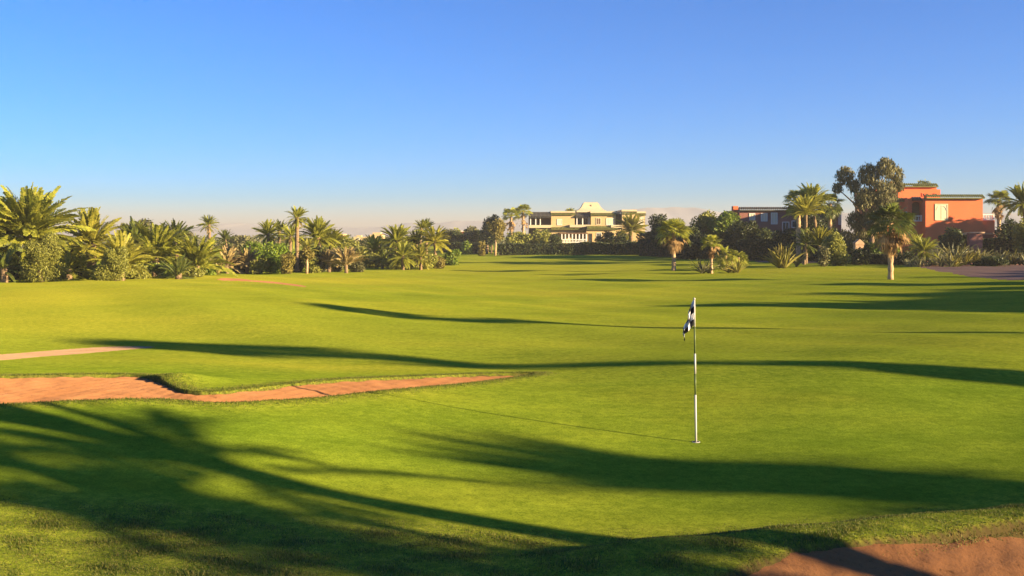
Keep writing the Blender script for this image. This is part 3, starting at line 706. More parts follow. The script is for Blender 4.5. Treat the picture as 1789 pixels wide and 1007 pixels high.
# ------------------------------------------------------------------ shrubs, trees, hedges in view
def SH(px, d, wpx, tpy, label, seed, **k):
    x, y = at(px, d); return shrub(x, y, wpx * d / F, zpx(tpy, d) - H(x, y), label, seed, **k)
def TR(px, d, wpx, tpy, label, seed, **k):
    x, y = at(px, d); return tree(x, y, wpx * d / F, zpx(tpy, d) - H(x, y), label, seed, **k)
OL = 'olive bushes in front of the thicket'
SH(74, 63, 84, 403, 'rounded grey green olive bush below the tallest feather palm', 101, name='olive_bush', k=26, group=OL, n=17000, size=.058, rel=(.2, .36))
SH(200, 62, 74, 424, 'stubby olive bush with lit side, in front of the low pale palm', 102, name='olive_bush', k=24, group=OL, n=15000, size=.058, rel=(.2, .36))
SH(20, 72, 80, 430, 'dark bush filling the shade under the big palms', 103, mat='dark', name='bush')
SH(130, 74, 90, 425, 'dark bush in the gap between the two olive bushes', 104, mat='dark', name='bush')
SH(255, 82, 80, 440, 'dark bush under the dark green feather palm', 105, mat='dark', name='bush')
TR(262, 92, 70, 384, 'loose grey green tree showing over the thicket behind the feather palms', 106, mat='grey', crown_from=.25)
TR(320, 95, 60, 396, 'lower grey green tree behind the last feather palm', 107, mat='grey', crown_from=.25)
TR(225, 96, 50, 388, 'grey green tree half hidden behind the yellowish palm', 108, mat='grey', crown_from=.2)
SH(355, 78, 46, 456, 'yellow green bush at the foot of the last feather palm', 109, mat='green', name='bush')
SH(445, 90, 56, 420, 'dark green feathery bush beside the dry palm clumps', 110, mat='green', name='bush', k=14)
SH(483, 87, 62, 416, 'bright green feathery bush in the middle thicket', 111, mat='green', name='bush', k=16, n=7000)
SH(500, 85, 34, 440, 'small yellow green bush in front of the bright green one', 112, mat='golden', name='bush')
SH(562, 92, 50, 428, 'dark undergrowth bush below the broad domed palm', 113, mat='dark', name='bush')
SH(592, 96, 40, 424, 'loose dry bush behind the dry pale palm', 114, mat='grey', name='bush')
TR(536, 86, 26, 430, 'sapling with a short pale trunk standing out on the grass', 115, mat='golden', crown_from=.45, tr=.1, bark='palm_bark')
SH(675, 112, 60, 430, 'grey bush under the palms by the clearing', 116, mat='grey', name='bush')
SH(720, 114, 60, 434, 'dark bush filling the third thicket', 117, mat='dark', name='bush')
SH(412, 108, 40, 424, 'grey bush in the gap behind the dry palm clumps', 118, mat='grey', name='bush')
UG = [(165, 68, 44, 462, 'olive', 'ragged undergrowth round the foot of the yellowish palm'), (236, 69, 50, 462, 'olive', 'ragged undergrowth between the low pale palm and the dark green palm'), (285, 72, 56, 458, 'green', 'green undergrowth round the foot of the dark green palm'),
      (338, 73, 44, 466, 'olive', 'low undergrowth below the last feather palm'), (372, 82, 40, 452, 'golden', 'yellowish undergrowth where the thicket ends'), (100, 68, 60, 450, 'dark', 'dark undergrowth behind the rounded olive bush'), (-10, 64, 50, 462, 'dark', 'dark undergrowth at the thicket end'),
      (415, 88, 34, 446, 'grey', 'straw undergrowth between the dry palm clumps'), (455, 86, 36, 448, 'olive', 'low scrub in front of the feathery bush'), (522, 93, 36, 436, 'dark', 'dark scrub behind the sapling'), (548, 89, 40, 446, 'olive', 'low scrub beside the sapling'), (620, 94, 34, 444, 'grey', 'dry scrub where the middle thicket ends'),
      (650, 106, 40, 440, 'olive', 'scrub at the clearing edge'), (688, 103, 44, 444, 'olive', 'scrub at the foot of the domed palm'), (716, 105, 40, 446, 'grey', 'grey scrub at the foot of the shaggy palm'), (750, 106, 44, 440, 'olive', 'scrub under the bright end palm'), (768, 108, 28, 446, 'golden', 'golden scrub at the fairway end of the third thicket')]
for i, (px, d, w, t, m, lab) in enumerate(UG): SH(px, d, w, t, lab, 400 + i, mat=m, name='low_bush', group='undergrowth of the thickets', stem=False, k=8)
FB = 'scrub seen through the gap'
for i, (px, d, w, t, m) in enumerate([(610, 150, 50, 414, 'olive'), (640, 170, 46, 418, 'grey'), (628, 140, 40, 426, 'olive'), (420, 190, 60, 410, 'grey'), (690, 200, 60, 408, 'olive')]):
    SH(px, d, w, t, ['olive scrub bush far behind the dry pale palm', 'grey scrub bush below the small peach house', 'low scrub bush at the back of the bare earth clearing', 'far grey scrub beyond the short dark palm', 'far scrub bush behind the domed palm'][i], 120 + i, mat=m, name='scrub_bush', group=FB)
SH(787, 118, 36, 434, 'low trimmed green mound at the thicket end on the fairway edge', 126, mat='green', name='clipped_bush', stem=False)
# around the cream villa
TR(858, 190, 48, 372, 'dark round tree left of the fan palms by the cream villa', 130, mat='dark', crown_from=.15)
TR(865, 168, 40, 381, 'golden leaved tree with a pale trunk in front of the dark round tree', 131, mat='golden', crown_from=.38, tr=.16, bark='palm_bark')
SH(842, 166, 15, 419, 'small yellow green bush next to the golden leaved tree', 132, mat='golden', name='bush')
SH(815, 180, 22, 419, 'bright round bush in front of the long dark hedge', 133, mat='green', name='bush')
SH(905, 178, 56, 400, 'large mid green bush right under the fan palms', 134, mat='olive', name='bush', k=14)
SH(945, 180, 46, 397, 'large olive bush hiding the cream villa loggia', 135, mat='olive', name='bush', k=14)
SH(968, 176, 30, 408, 'dark rounded bush in front of the cream villa pergola', 136, mat='dark', name='bush')
SH(1060, 178, 40, 402, 'bush against the ground floor of the cream villa', 137, mat='dark', name='bush')
SH(1085, 182, 40, 404, 'bush under the wide arching palm', 138, mat='dark', name='bush')
SH(1108, 172, 44, 418, 'dark bush at the corner below the wide arching palm', 139, mat='dark', name='bush')
TR(1000, 222, 30, 359, 'tree top rising behind the cream villa roof', 140, mat='olive', crown_from=.3)
TR(1152, 150, 50, 369, 'dark tree right behind the lone fan palm', 141, mat='dark', crown_from=.1, k=18)
TR(1180, 145, 46, 378, 'second dark tree behind the lone fan palm', 142, mat='olive', crown_from=.1, k=16)
TR(1235, 140, 60, 362, 'dense tree with sunlit top, first of the pair before the dark red villa', 143, mat='olive', crown_from=.1, k=20)
TR(1262, 138, 62, 357, 'dense tree with the highest sunlit top before the dark red villa', 144, mat='green', crown_from=.1, k=20)
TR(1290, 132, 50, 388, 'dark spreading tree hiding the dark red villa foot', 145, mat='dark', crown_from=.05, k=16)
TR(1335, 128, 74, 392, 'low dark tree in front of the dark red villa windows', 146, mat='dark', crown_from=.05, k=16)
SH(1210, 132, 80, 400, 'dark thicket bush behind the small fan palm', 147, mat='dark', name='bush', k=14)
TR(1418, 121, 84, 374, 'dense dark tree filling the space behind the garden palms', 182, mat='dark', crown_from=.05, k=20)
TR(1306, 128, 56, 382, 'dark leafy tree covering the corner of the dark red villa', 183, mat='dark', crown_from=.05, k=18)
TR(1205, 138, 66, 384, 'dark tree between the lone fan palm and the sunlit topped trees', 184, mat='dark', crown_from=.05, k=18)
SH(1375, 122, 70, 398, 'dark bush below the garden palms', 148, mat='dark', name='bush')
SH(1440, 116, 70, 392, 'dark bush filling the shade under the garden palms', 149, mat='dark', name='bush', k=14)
hed = lambda p0, d0, p1, d1, th, tpy, lab, sd_, **k: hedge(*at(p0, d0), *at(p1, d1), th, zpx(tpy, (d0 + d1) / 2) - H(*at((p0 + p1) / 2, (d0 + d1) / 2)), lab, sd_, **k)
hed(776, 200, 850, 196, 3, 409, 'long dark hedge closing the fairway left of the cream villa', 150)
hed(786, 186, 850, 184, 1.5, 425, 'low clipped hedge in front of the long dark hedge', 151, wav=.04)
hed(870, 172, 1010, 171, 1.6, 427, 'clipped dark hedge along the cream villa garden', 152, wav=.04)
hed(1012, 171, 1130, 166, 1.6, 425, 'taller clipped hedge below the wide arching palm', 153, wav=.05)
hed(1125, 160, 1300, 134, 2.5, 410, 'long shaded hedge behind the lone and the small fan palms', 154, wav=.1)
hed(1300, 126, 1480, 110, 2, 424, 'shaded hedge below the dark red villa', 155, wav=.12)
hed(1500, 100, 1584, 98, 1.0, 444, 'low clipped hedge between the stone pillar and the largest fan palm', 156, wav=.03)
hed(1640, 112, 1830, 108, 1.4, 414, 'tall dark hedge in front of the terracotta villa', 157, wav=.08)
# far row behind the dark hedge
for i, (px, d, w, t) in enumerate([(795, 215, 40, 400), (825, 218, 50, 396), (775, 230, 40, 402)]):
    TR(px, d, w, t, ['grey tree over the long dark hedge, next to the tiny far palm', 'rounder grey tree over the long dark hedge beside the dark round tree', 'small grey tree at the thicket end of the long dark hedge'][i], 160 + i, mat='grey', crown_from=.1, group='trees over the long dark hedge')
# far scrub line closing the plain
rng = np.random.default_rng(900); bl = []
for i in range(330):
    d_ = rng.uniform(260, 520); p_ = rng.uniform(-250, 2050); x_, y_ = at(p_, d_); hh_ = rng.uniform(1.2, 3.6); w_ = rng.uniform(3, 9)
    bl.append((x_, y_, H(x_, y_) + hh_ * .35, w_, w_ * .6, hh_ * .65))
v, f = leaf_cloud(bl, 26000, .55, rng)
tag(obj('far_scrub', raw_mesh('far_scrub', v, f, M['grey'])), 'low line of grey green scrub far across the plain', 'scrub', kind='stuff')
# right garden
_x, _y = at(1520, 108); _k = 108 / F; _r = np.random.default_rng(5)
lobes = [(1483, 300, 17), (1470, 322, 10), (1492, 318, 12), (1513, 300, 20), (1537, 288, 17), (1560, 298, 16), (1567, 318, 11), (1500, 342, 20), (1530, 335, 26), (1553, 340, 16), (1500, 380, 18), (1526, 378, 24), (1548, 372, 15), (1490, 408, 13), (1512, 412, 18), (1535, 410, 15)]
TR(1520, 108, 110, 276, 'tall feathery drooping tree next to the terracotta villa', 170, mat='brown_leaf', crown_from=.12, name='feathery_tree', n=16000, size=.17, hang=True, aspect=.32, tr=.28,
   blobs=[((p - 1520) * _k, _r.uniform(-2, 2), zpx(q_ + 7, 108) - H(_x, _y), r_ * _k * .92, r_ * _k * .9, r_ * _k * .95) for p, q_, r_ in lobes])
TR(1608, 150, 56, 302, 'tree top rounded above the terracotta villa roof', 171, mat='olive', crown_from=.4, k=12)
SH(1459, 95, 52, 402, 'upright round olive green shrub beside the gravel patch', 172, mat='olive', name='upright_shrub', k=16, n=7000)
SH(1440, 93, 22, 428, 'little grey shrub leaning on the upright round one', 173, mat='grey', name='bush')
SH(1500, 106, 60, 410, 'dark green bush behind the stone pillar', 174, mat='dark', name='bush', k=12)
SH(1545, 104, 50, 420, 'dark bush behind the low clipped hedge', 175, mat='green', name='bush')
SH(1660, 106, 44, 388, 'dark pointed bush against the shaded villa wall', 176, mat='dark', name='bush', k=14)
SH(1765, 114, 54, 384, 'dark bush below the fan palm at the terrace railing', 177, mat='dark', name='bush', k=12)
SH(1790, 104, 40, 372, 'golden green bush beside the terrace railing end', 178, mat='olive', name='bush', k=12)
SH(1737, 90, 62, 448, 'low dark spreading bush beside the gravel drive', 179, mat='dark', name='bush', k=10)
SH(1503, 98.5, 44, 431, 'low dark bush hiding the stone pillar foot', 181, mat='dark', name='bush')
SH(1590, 98, 60, 440, 'low shaded bush behind the largest fan palm', 180, mat='dark', name='bush')
# sword leaved plants
G5 = 'sword leaved plants around the gravel'
def SW(px, d, tpy, n, label, seed, **k):
    x, y = at(px, d); return sword_clump(x, y, (zpx(tpy, d) - H(x, y)) * 1.05, n, label, seed, group=G5, **k)
SW(1230, 84, 445, 44, 'spiky yucca clump leaning at the foot of the small fan palm', 200, mat='agave', name='yucca', stems=3, spread=.5)
SW(1283, 86, 447, 40, 'pale yucca clump in front of the low fan clump', 201, mat='yucca', name='yucca', stems=3, spread=.6)
SW(1367, 93, 421, 60, 'large upright yellow flax clump at the gravel patch', 202, mat='yucca', name='flax_clump', stems=4, spread=.6, hi=.6)
SW(1390, 94, 433, 34, 'small flax beside the large upright yellow one', 203, mat='agave', name='flax_clump', stems=2, spread=.3, hi=.6)
FP(1268, 90, 446, 24, 40, 'bushy low fan clump beside the small fan palm', 204, group=G5, r=.1)
FP(1290, 91, 450, 19, 34, 'smaller low fan clump with rounded head behind the pale yucca', 205, group=G5, r=.1)
rows = [(1642, 92, 428, 'agave', 'pale sword clump beside the leafy low palm'), (1662, 93, 416, 'agave', 'tallest greyish sword clump before the dark pointed bush'), (1680, 94, 424, 'yucca', 'bright sword clump between the two tall grey ones'),
        (1700, 95, 430, 'yucca', 'yellowish sword clump near the dark spreading bush'), (1716, 96, 432, 'agave', 'grey green sword clump touching the dark spreading bush'), (1650, 89, 440, 'agave', 'small straw clump at the gravel rim'),
        (1672, 89, 441, 'yucca', 'small yellow clump at the gravel rim'), (1614, 89, 446, 'agave', 'tiny dry clump by the low clipped hedge end'), (1594, 90, 448, 'agave', 'tiny clump right at the low clipped hedge corner'),
        (1744, 93, 434, 'agave', 'whitish upright clump behind the dark spreading bush'), (1758, 93, 436, 'yucca', 'yellow clump behind the dark spreading bush'), (1772, 93, 437, 'agave', 'reddish dry clump at the drive rim'), (1786, 92, 436, 'agave', 'tall white clump at the drive rim'), (1630, 95, 436, 'yucca', 'low yellow clump tucked under the leafy low palm')]
for i, (px, d, t, m, lab) in enumerate(rows): SW(px, d, t, 44, lab, 210 + i, mat=m, stems=5, spread=.55, hi=.8)

# ------------------------------------------------------------------ buildings
class House:
    def __init__(s, name, px, d, label, z=None):
        x, y = at(px, d); s.o = Vector((x, y, H(x, y) if z is None else z)); s.d = d
        s.root = empty(name, s.o, label, 'house')
    def X(s, px): return (px - CX) / F * s.d - s.o.x
    def Z(s, py): return zpx(py, s.d) - s.o.z
    def box(s, mb, x0, x1, ytop, ybot, front, depth):
        z0 = s.Z(ybot) if ybot is not None else -.3
        mb.box(s.X(x0), s.X(x1), front, front + depth, z0, s.Z(ytop)); return mb
    def part(s, name, mat, x0, x1, ytop, ybot, front, depth, parent=None):
        return s.box(MB(), x0, x1, ytop, ybot, front, depth).build(name, M[mat], parent or s.root)
    def eave(s, x0, x1, ytop, ybot, front, out=.5, mat='tile', depth=.5):
        """sloping strip of rounded tiles along a wall top"""
        mb = MB(); a, b = s.X(x0), s.X(x1); zt, zb = s.Z(ytop), s.Z(ybot); n = max(2, int((b - a) / .26)); st = (b - a) / n; v = []; q = []
        for i in range(n):
            for k in range(5):
                u = a + st * (i + k / 4); bz = .07 * math.sin(math.pi * k / 4)
                v += [(u, front - out, zb + bz), (u, front + depth * .2, zt + bz)]
            o = i * 10
            q += [(o + 2 * k, o + 2 * k + 2, o + 2 * k + 3, o + 2 * k + 1) for k in range(4)]
        mb.add(v, q)
        mb.box(a, b, front - out + .03, front + depth, zb - .16, zb - .02)
        v2 = [(a, front - out + .05, zb - .015), (a, front + depth, zb - .015), (a, front + depth, zt - .02), (a, front + depth * .2, zt - .02)]
        v3 = [(b, *p[1:]) for p in v2]; mb.add(v2 + v3, [(0, 1, 2, 3), (7, 6, 5, 4), (3, 2, 6, 7)])
        return mb.build('tile_eave', M[mat], s.root)
    def window(s, x0, x1, ytop, ybot, front, frame='white', pane='glass', bars=1, arch=False):
        a, b, z0, z1 = s.X(x0), s.X(x1), s.Z(ybot), s.Z(ytop); w = .10
        mb = MB(); mb.box(a - w, a, front - .07, front + .02, z0 - w, z1 + w).box(b, b + w, front - .07, front + .02, z0 - w, z1 + w).box(a, b, front - .07, front + .02, z1, z1 + w).box(a, b, front - .09, front + .02, z0 - w, z0)
        for i in range(bars): c = a + (b - a) * (i + 1) / (bars + 1); mb.box(c - .03, c + .03, front - .055, front + .01, z0, z1)
        fr = mb.build('window', M[frame], s.root)
        MB().box(a, b, front - .03, front + .012, z0, z1).build('pane', M[pane], fr)
        return fr
    def rail(s, x0, x1, ytop, ybot, front, mat='white', step=.3):
        a, b, z0, z1 = s.X(x0), s.X(x1), s.Z(ybot), s.Z(ytop); mb = MB()
        mb.box(a, b, front, front + .22, z1 - .14, z1).box(a, b, front + .01, front + .21, z0, z0 + .14)
        n = max(2, int((b - a) / step))
        for i in range(n + 1):
            c = a + .08 + (b - a - .16) * i / n; h = z1 - z0
            mb.tube([(c, front + .11, z0 + .14), (c, front + .11, z0 + .14 + (h - .28) * .35), (c, front + .11, z0 + .14 + (h - .28) * .7), (c, front + .11, z1 - .14)], [.05, .085, .045, .06], 6, cap=False)
        for c in (a, b - .2): mb.box(c, c + .2, front - .01, front + .23, z0 - .002, z1 + .04)
        return mb.build('balustrade', M[mat], s.root)

# terracotta villa
h = House('terracotta_villa', 1650, 125, 'terracotta two storey villa with green tile eaves and white terrace railing')
h.part('upper_wall', 'terracotta', 1576, 1666, 323, None, 5, 9)
h.part('upper_side_wing', 'terracotta', 1556, 1576, 328, None, 5.02, 8)
h.part('upper_side_wing', 'terracotta', 1666, 1673, 328, None, 5.02, 8)
h.part('wall', 'terracotta', 1617, 1717, 346, None, 0, 11)
# loggia bay with arched opening
lb = MB(); h.box(lb, 1592, 1600, 345, None, 1.2, 3.79); h.box(lb, 1600, 1617, 345, 352.5, 1.2, .5); h.box(lb, 1600, 1617, 387, None, 1.2, 3.79)
a, b = h.X(1600), h.X(1617); zt = h.Z(352.5); zs = h.Z(357); c = (a + b) / 2
for sgn in (0, 1):
    pts = [(a + (b - a) * (k / 8) / 2 if sgn == 0 else b - (b - a) * (k / 8) / 2, zs + (zt - zs) * math.sin(math.acos(1 - k / 8))) for k in range(9)]
    for k in range(8):
        (xa, za), (xb, zb) = pts[k], pts[k + 1]; lo, hi = min(xa, xb), max(xa, xb)
        lb.box(lo, hi, 1.22, 1.68, (za + zb) / 2, zt + .01)
lb.build('loggia', M['terracotta'], h.root)
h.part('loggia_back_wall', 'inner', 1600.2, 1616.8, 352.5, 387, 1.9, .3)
h.part('wall_low', 'terracotta', 1556, 1592, 373, None, 1.5, 3.5)
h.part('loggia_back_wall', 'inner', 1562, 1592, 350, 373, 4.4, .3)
h.eave(1556, 1592, 345, 349, 2.6, .5)
h.eave(1576, 1667, 317.5, 322, 5, .45)
h.eave(1616.5, 1718, 340.5, 345.5, 0, .5)
h.eave(1600, 1616, 344, 348, 1.2, .45, 'tile_shade')
h.part('chimney', 'terracotta', 1595, 1606, 312, 320, 7, 1.2)
h.part('chimney_stub', 'terracotta', 1588, 1597, 332, 346, 3.4, 1.55)
wv = h.window(1634.5, 1654.5, 358, 384, 0, 'shutter', 'shutter', 1)
ar = MB()
for k in range(10):
    t0, t1 = math.pi * k / 10, math.pi * (k + 1) / 10; cx_, cz_, rr = h.X(1644.5), h.Z(368), .62
    ar.tube([(cx_ + rr * math.cos(t0), -.045, cz_ + rr * math.sin(t0)), (cx_ + rr * math.cos(t1), -.045, cz_ + rr * math.sin(t1))], [.03, .03], 5)
ar.build('arch_trim', M['white'], wv)
for px in (1642, 1648, 1664): h.window(px - 1.4, px + 1.4, 336, 339.5, 5, 'terracotta', 'glass', 0)
h.rail(1600.3, 1616.7, 376.5, 387, 1.0)
h.rail(1570, 1591.5, 370, 377, 1.3)
h.part('terrace_wall', 'terracotta', 1717, 1742, 385, None, .6, 8)
h.rail(1717.5, 1742, 374, 385, .7)
h.part('ground_floor_plinth', 'stone', 1600, 1720, 425, None, -.25, .3)

# dark red villa
h = House('dark_red_villa', 1380, 142, 'dark red low villa in shade behind the garden palms')
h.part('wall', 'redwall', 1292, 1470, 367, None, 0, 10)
h.eave(1291, 1471, 362.5, 367, 0, .5, 'tile_shade')
h.window(1330.5, 1339.5, 374, 386, 0, 'white', 'shutter', 1); h.window(1348, 1357, 373, 391, 0, 'white', 'shutter', 1); h.window(1310, 1318, 374, 384, 0, 'white', 'shutter', 1)
h.window(1367.5, 1377.5, 389, 406, 0, 'white', 'glass', 1); h.window(1384, 1391, 387, 397, 0, 'white', 'glass', 0); h.window(1466, 1468.5, 372, 392, 0, 'white', 'shutter', 0)
h.part('chimney', 'terracotta', 1284, 1292.5, 360, None, 1, 1.2)

# cream villa
h = House('cream_villa', 1025, 200, 'cream villa with green tile eaves, loggias and a white bell shaped roof')
h.part('wing', 'cream', 963, 1004, 374, None, 0, 12)
h.part('wing', 'cream', 1032, 1075, 374.5, None, -.6, 12)
h.part('wing', 'cream', 1085.5, 1110, 373, None, -1.4, 12)
h.part('wing', 'cream', 1110, 1126, 375, None, -.8, 11)
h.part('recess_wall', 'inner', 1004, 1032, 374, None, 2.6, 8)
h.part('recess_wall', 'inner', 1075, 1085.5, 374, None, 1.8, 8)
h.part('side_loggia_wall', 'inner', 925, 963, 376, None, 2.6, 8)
for (x0, x1, t, fr) in ((962, 1005, 369, 0), (1031, 1076, 369.5, -.6), (1084.5, 1111, 367, -1.4), (1110.5, 1127.5, 370, -.8)):
    h.part('parapet', 'offwhite', x0, x1, t, t + 3, fr - .12, 12)
    h.eave(x0, x1, t + 3.3, t + 5.6, fr, .45)
h.part('parapet', 'offwhite', 1005, 1031, 371, 374, 2.4, 8); h.part('parapet', 'offwhite', 1076, 1084.5, 370.5, 374, 1.6, 8)
h.eave(924, 963, 371, 379, -.2, .6, 'tile_shade', 3); h.eave(1005, 1031, 373, 378.5, 0, .45, 'tile_shade', 2.6)
for px in (927, 936, 944): h.part('column', 'white', px - .9, px + .9, 379, 398, -.2, .25)
for px in (1008, 1018, 1029): h.part('column', 'white', px - .9, px + .9, 378, 396, 0, .25)
h.part('balcony', 'offwhite', 924, 963, 393.5, 398.5, -.5, 3); h.part('balcony', 'offwhite', 995, 1031.5, 393, 397.5, -.9, 3.4)
h.part('balcony', 'offwhite', 1066, 1086, 393.5, 398.5, -1.9, 3)
h.eave(1024, 1078, 395.5, 400, -1.4, .6); h.eave(962, 1024, 397.5, 400.5, -.5, .5)
h.part('ground_floor_wall', 'cream', 940, 996, 400, None, .1, 6); h.part('ground_floor_wall', 'cream', 1023.5, 1084, 400.5, None, -1.3, 6); h.part('ground_floor_wall', 'cream', 996, 1023.5, 400, None, 1.6, 6)
h.window(1041.5, 1048.5, 382, 392, -.6, 'shutter', 'inner', 1); h.window(1059.5, 1071.5, 382.5, 393, -.6, 'white', 'shutter', 2); h.window(974, 981, 384, 393, 0, 'white', 'shutter', 1)
h.window(1010.5, 1016, 381, 393, 2.6, 'white', 'glass', 1); h.window(1021, 1027, 381, 393, 2.6, 'white', 'glass', 1); h.window(1028, 1033, 409, 425, -1.3, 'inner', 'glass', 0); h.window(1093, 1101, 381, 392, -1.4, 'white', 'shutter', 1); h.window(1114, 1122, 380, 392, -.8, 'white', 'shutter', 1)
h.window(1042, 1049, 408, 420, -1.3, 'white', 'glass', 1); h.window(1058, 1066, 408, 420, -1.3, 'white', 'glass', 1)
pg = MB(); h.box(pg, 976, 1024, 407, 409, -4, 4.5)
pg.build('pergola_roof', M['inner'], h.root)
for i in range(8): h.part('pergola_post', 'white', 979 + i * 6, 981 + i * 6, 409, None, -3.95, .25)
h.rail(978, 1022, 418, 424, -4.6)
# bell shaped roof
rb = MB(); prof = [(26.5, 371), (26.0, 368.5), (22.0, 366.5), (18.5, 363.5), (16, 360), (14.2, 356.5), (12.8, 354.2), (11.2, 353), (0, 352.6)]
v = []
for w_, py in prof:
    k = w_ / F * h.d; z = h.Z(py); c_ = h.X(1034)
    v += [(c_ - k, 3.6 - k, z), (c_ + k, 3.6 - k, z), (c_ + k, 3.6 + k, z), (c_ - k, 3.6 + k, z)]
q = [(4 * i + j, 4 * i + (j + 1) % 4, 4 * i + 4 + (j + 1) % 4, 4 * i + 4 + j) for i in range(len(prof) - 1) for j in range(4)]
rb.add(v, q).build('bell_roof', M['offwhite'], h.root)
h.part('roof_vent', 'inner', 1033.4, 1034.6, 357.5, 361.5, 3.6 - 16 / F * h.d - .05, .4)

# small far houses and the garden walls
h = House('far_house', 655, 300, 'small peach house far away behind the clearing')
h.part('wall', 'terracotta', 646, 668, 410, None, 0, 6).data.materials[0] = M['cream']
h.part('roof_parapet', 'cream', 650, 664, 406.5, 410, 1, 4); h.window(651, 654, 413, 417, 0, 'white', 'glass', 0); h.window(660, 663, 413, 417, 0, 'white', 'glass', 0)
h = House('far_house', 631, 330, 'low peach house roof far away above the scrub')
h.part('wall', 'cream', 618, 642, 414, None, 0, 6); h.part('roof_parapet', 'cream', 622, 630, 411.5, 414, 1, 3); h.window(624, 627, 416, 419, 0, 'white', 'glass', 0)
h = House('far_house', 592, 300, 'peach house sliver behind the broad domed palm')
h.part('wall', 'cream', 582, 600, 409, None, 0, 6); h.part('roof_parapet', 'cream', 584, 592, 406.5, 409, 1, 3)
h = House('far_house', 803, 240, 'little pink house above the long dark hedge')
h.part('wall', 'terracotta', 790, 816, 405, None, 0, 6); h.part('roof_parapet', 'white', 790, 816, 403.5, 405, -.1, 6.2)
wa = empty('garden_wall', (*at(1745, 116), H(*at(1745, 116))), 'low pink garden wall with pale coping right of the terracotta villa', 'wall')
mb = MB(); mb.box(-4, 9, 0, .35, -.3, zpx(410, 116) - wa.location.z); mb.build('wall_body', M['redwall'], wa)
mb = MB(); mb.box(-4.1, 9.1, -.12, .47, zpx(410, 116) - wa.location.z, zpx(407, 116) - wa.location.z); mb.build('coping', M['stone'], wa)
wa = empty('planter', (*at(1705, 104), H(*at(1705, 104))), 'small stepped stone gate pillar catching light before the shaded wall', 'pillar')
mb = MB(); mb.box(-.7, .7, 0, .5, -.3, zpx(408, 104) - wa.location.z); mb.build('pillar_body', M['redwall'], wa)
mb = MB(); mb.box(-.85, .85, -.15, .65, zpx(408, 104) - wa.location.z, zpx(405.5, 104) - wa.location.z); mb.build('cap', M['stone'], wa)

st = empty('stone_pillar', (*at(1502, 101), H(*at(1502, 101))), 'small stone pillar with gabled top in front of the feathery tree', 'pillar')
w_ = 7.2 / F * 101; zb = zpx(428, 101) - st.location.z; zt = zpx(418, 101) - st.location.z
MB().box(-w_, w_, 0, .7, -.2, zb).build('pillar_body', M['stone'], st)
mb = MB(); o_ = w_ * 1.08
mb.add([(-o_, -.06, zb), (o_, -.06, zb), (o_, -.06, zb + .18), (0, -.06, zt), (-o_, -.06, zb + .18), (-o_, .76, zb), (o_, .76, zb), (o_, .76, zb + .18), (0, .76, zt), (-o_, .76, zb + .18)],
       [(0, 1, 6, 5), (1, 2, 7, 6), (2, 3, 8, 7), (3, 4, 9, 8), (4, 0, 5, 9), (0, 4, 2, 1), (5, 6, 7, 9)], [(4, 3, 2), (9, 7, 8)])
mb.build('gable_cap', M['stone'], st)

# ------------------------------------------------------------------ flagstick in the hole
fx, fy = ground_pt(1216, 772.5); fz = H(fx, fy)
fl = empty('flagstick', (fx, fy, fz), 'golf flagstick with black and white checkered flag standing in the hole', 'flagstick')
ps = fy / F; lean = -3.0 * ps / 251
def pole_seg(y0, y1, mat, r):
    za, zb_ = (772.5 - y0) * ps, (772.5 - y1) * ps
    MB().tube([(lean * (772.5 - y0), 0, za), (lean * (772.5 - y1), 0, zb_)], [r, r], 12).build('pole_section', M[mat], fl, True)
pole_seg(785, 690, 'pole_white', .0155); pole_seg(690, 653, 'pole_green', .0145); pole_seg(653, 618, 'pole_white', .0145); pole_seg(618, 571, 'pole_green', .0135); pole_seg(571, 523, 'pole_white', .0125)
MB().tube([(lean * 249.5, 0, 249 * ps), (lean * 250, 0, 250.5 * ps), (lean * 250.5, 0, 252 * ps)], [.015, .018, .008], 10).build('finial', M['pole_white'], fl, True)
# hanging cloth: hoist along the pole, fly falling down and to the left in folds
nu, nv = 40, 32; v = []; px0 = lean * 225
for i in range(nu + 1):
    for j in range(nv + 1):
        u, w = i / nu, j / nv
        hz_ = (772.5 - (524 + 45 * w)) * ps; drop = .40 * u ** 1.15 * (1 - .42 * w); left = .205 * (1 - (1 - u) ** 1.6) * (.35 + .65 * min(1, (w * .9 + .25))) * (1 - .25 * w)
        fold = .035 * math.sin(u * 9 + w * 2.2) * u ** .5 + .02 * math.sin(u * 17 - w * 3)
        v.append((px0 - .012 - left + .018 * math.sin(u * 11 + w * 4) * u, fold, hz_ - drop))
q = []; mi = []
for i in range(nu):
    for j in range(nv):
        q.append((i * (nv + 1) + j, (i + 1) * (nv + 1) + j, (i + 1) * (nv + 1) + j + 1, i * (nv + 1) + j + 1)); mi.append((i * 5 // nu + j * 4 // nv) % 2)
fo = obj('flag', raw_mesh('flag', np.array(v), np.array(q), [M['flag_white'], M['black']], True, mi), fl)
sm = fo.modifiers.new('thickness', 'SOLIDIFY'); sm.thickness = .003
cu = empty('hole_cup', (fx, fy, fz), 'golf hole cup at the foot of the flagstick', 'hole')
th = np.arange(25) * 2 * math.pi / 24; mb = MB()
ring = lambda r, z: [(r * math.cos(t), r * math.sin(t), z) for t in th]
v = ring(.052, .004) + ring(.058, .006) + ring(.0595, -.02); q = [(i, i + 1, 25 + i + 1, 25 + i) for i in range(24)] + [(25 + i, 25 + i + 1, 50 + i + 1, 50 + i) for i in range(24)]
mb.add(v, q).build('rim', M['cup'], cu, True)
mb = MB(); v = ring(.0515, .0045) + [(0, 0, .0042)]; mb.add(v, None, [(i, i + 1, 25) for i in range(24)]).build('hole_shade_disc', M['black'], cu)  # flat black disc painting the shade inside the hole

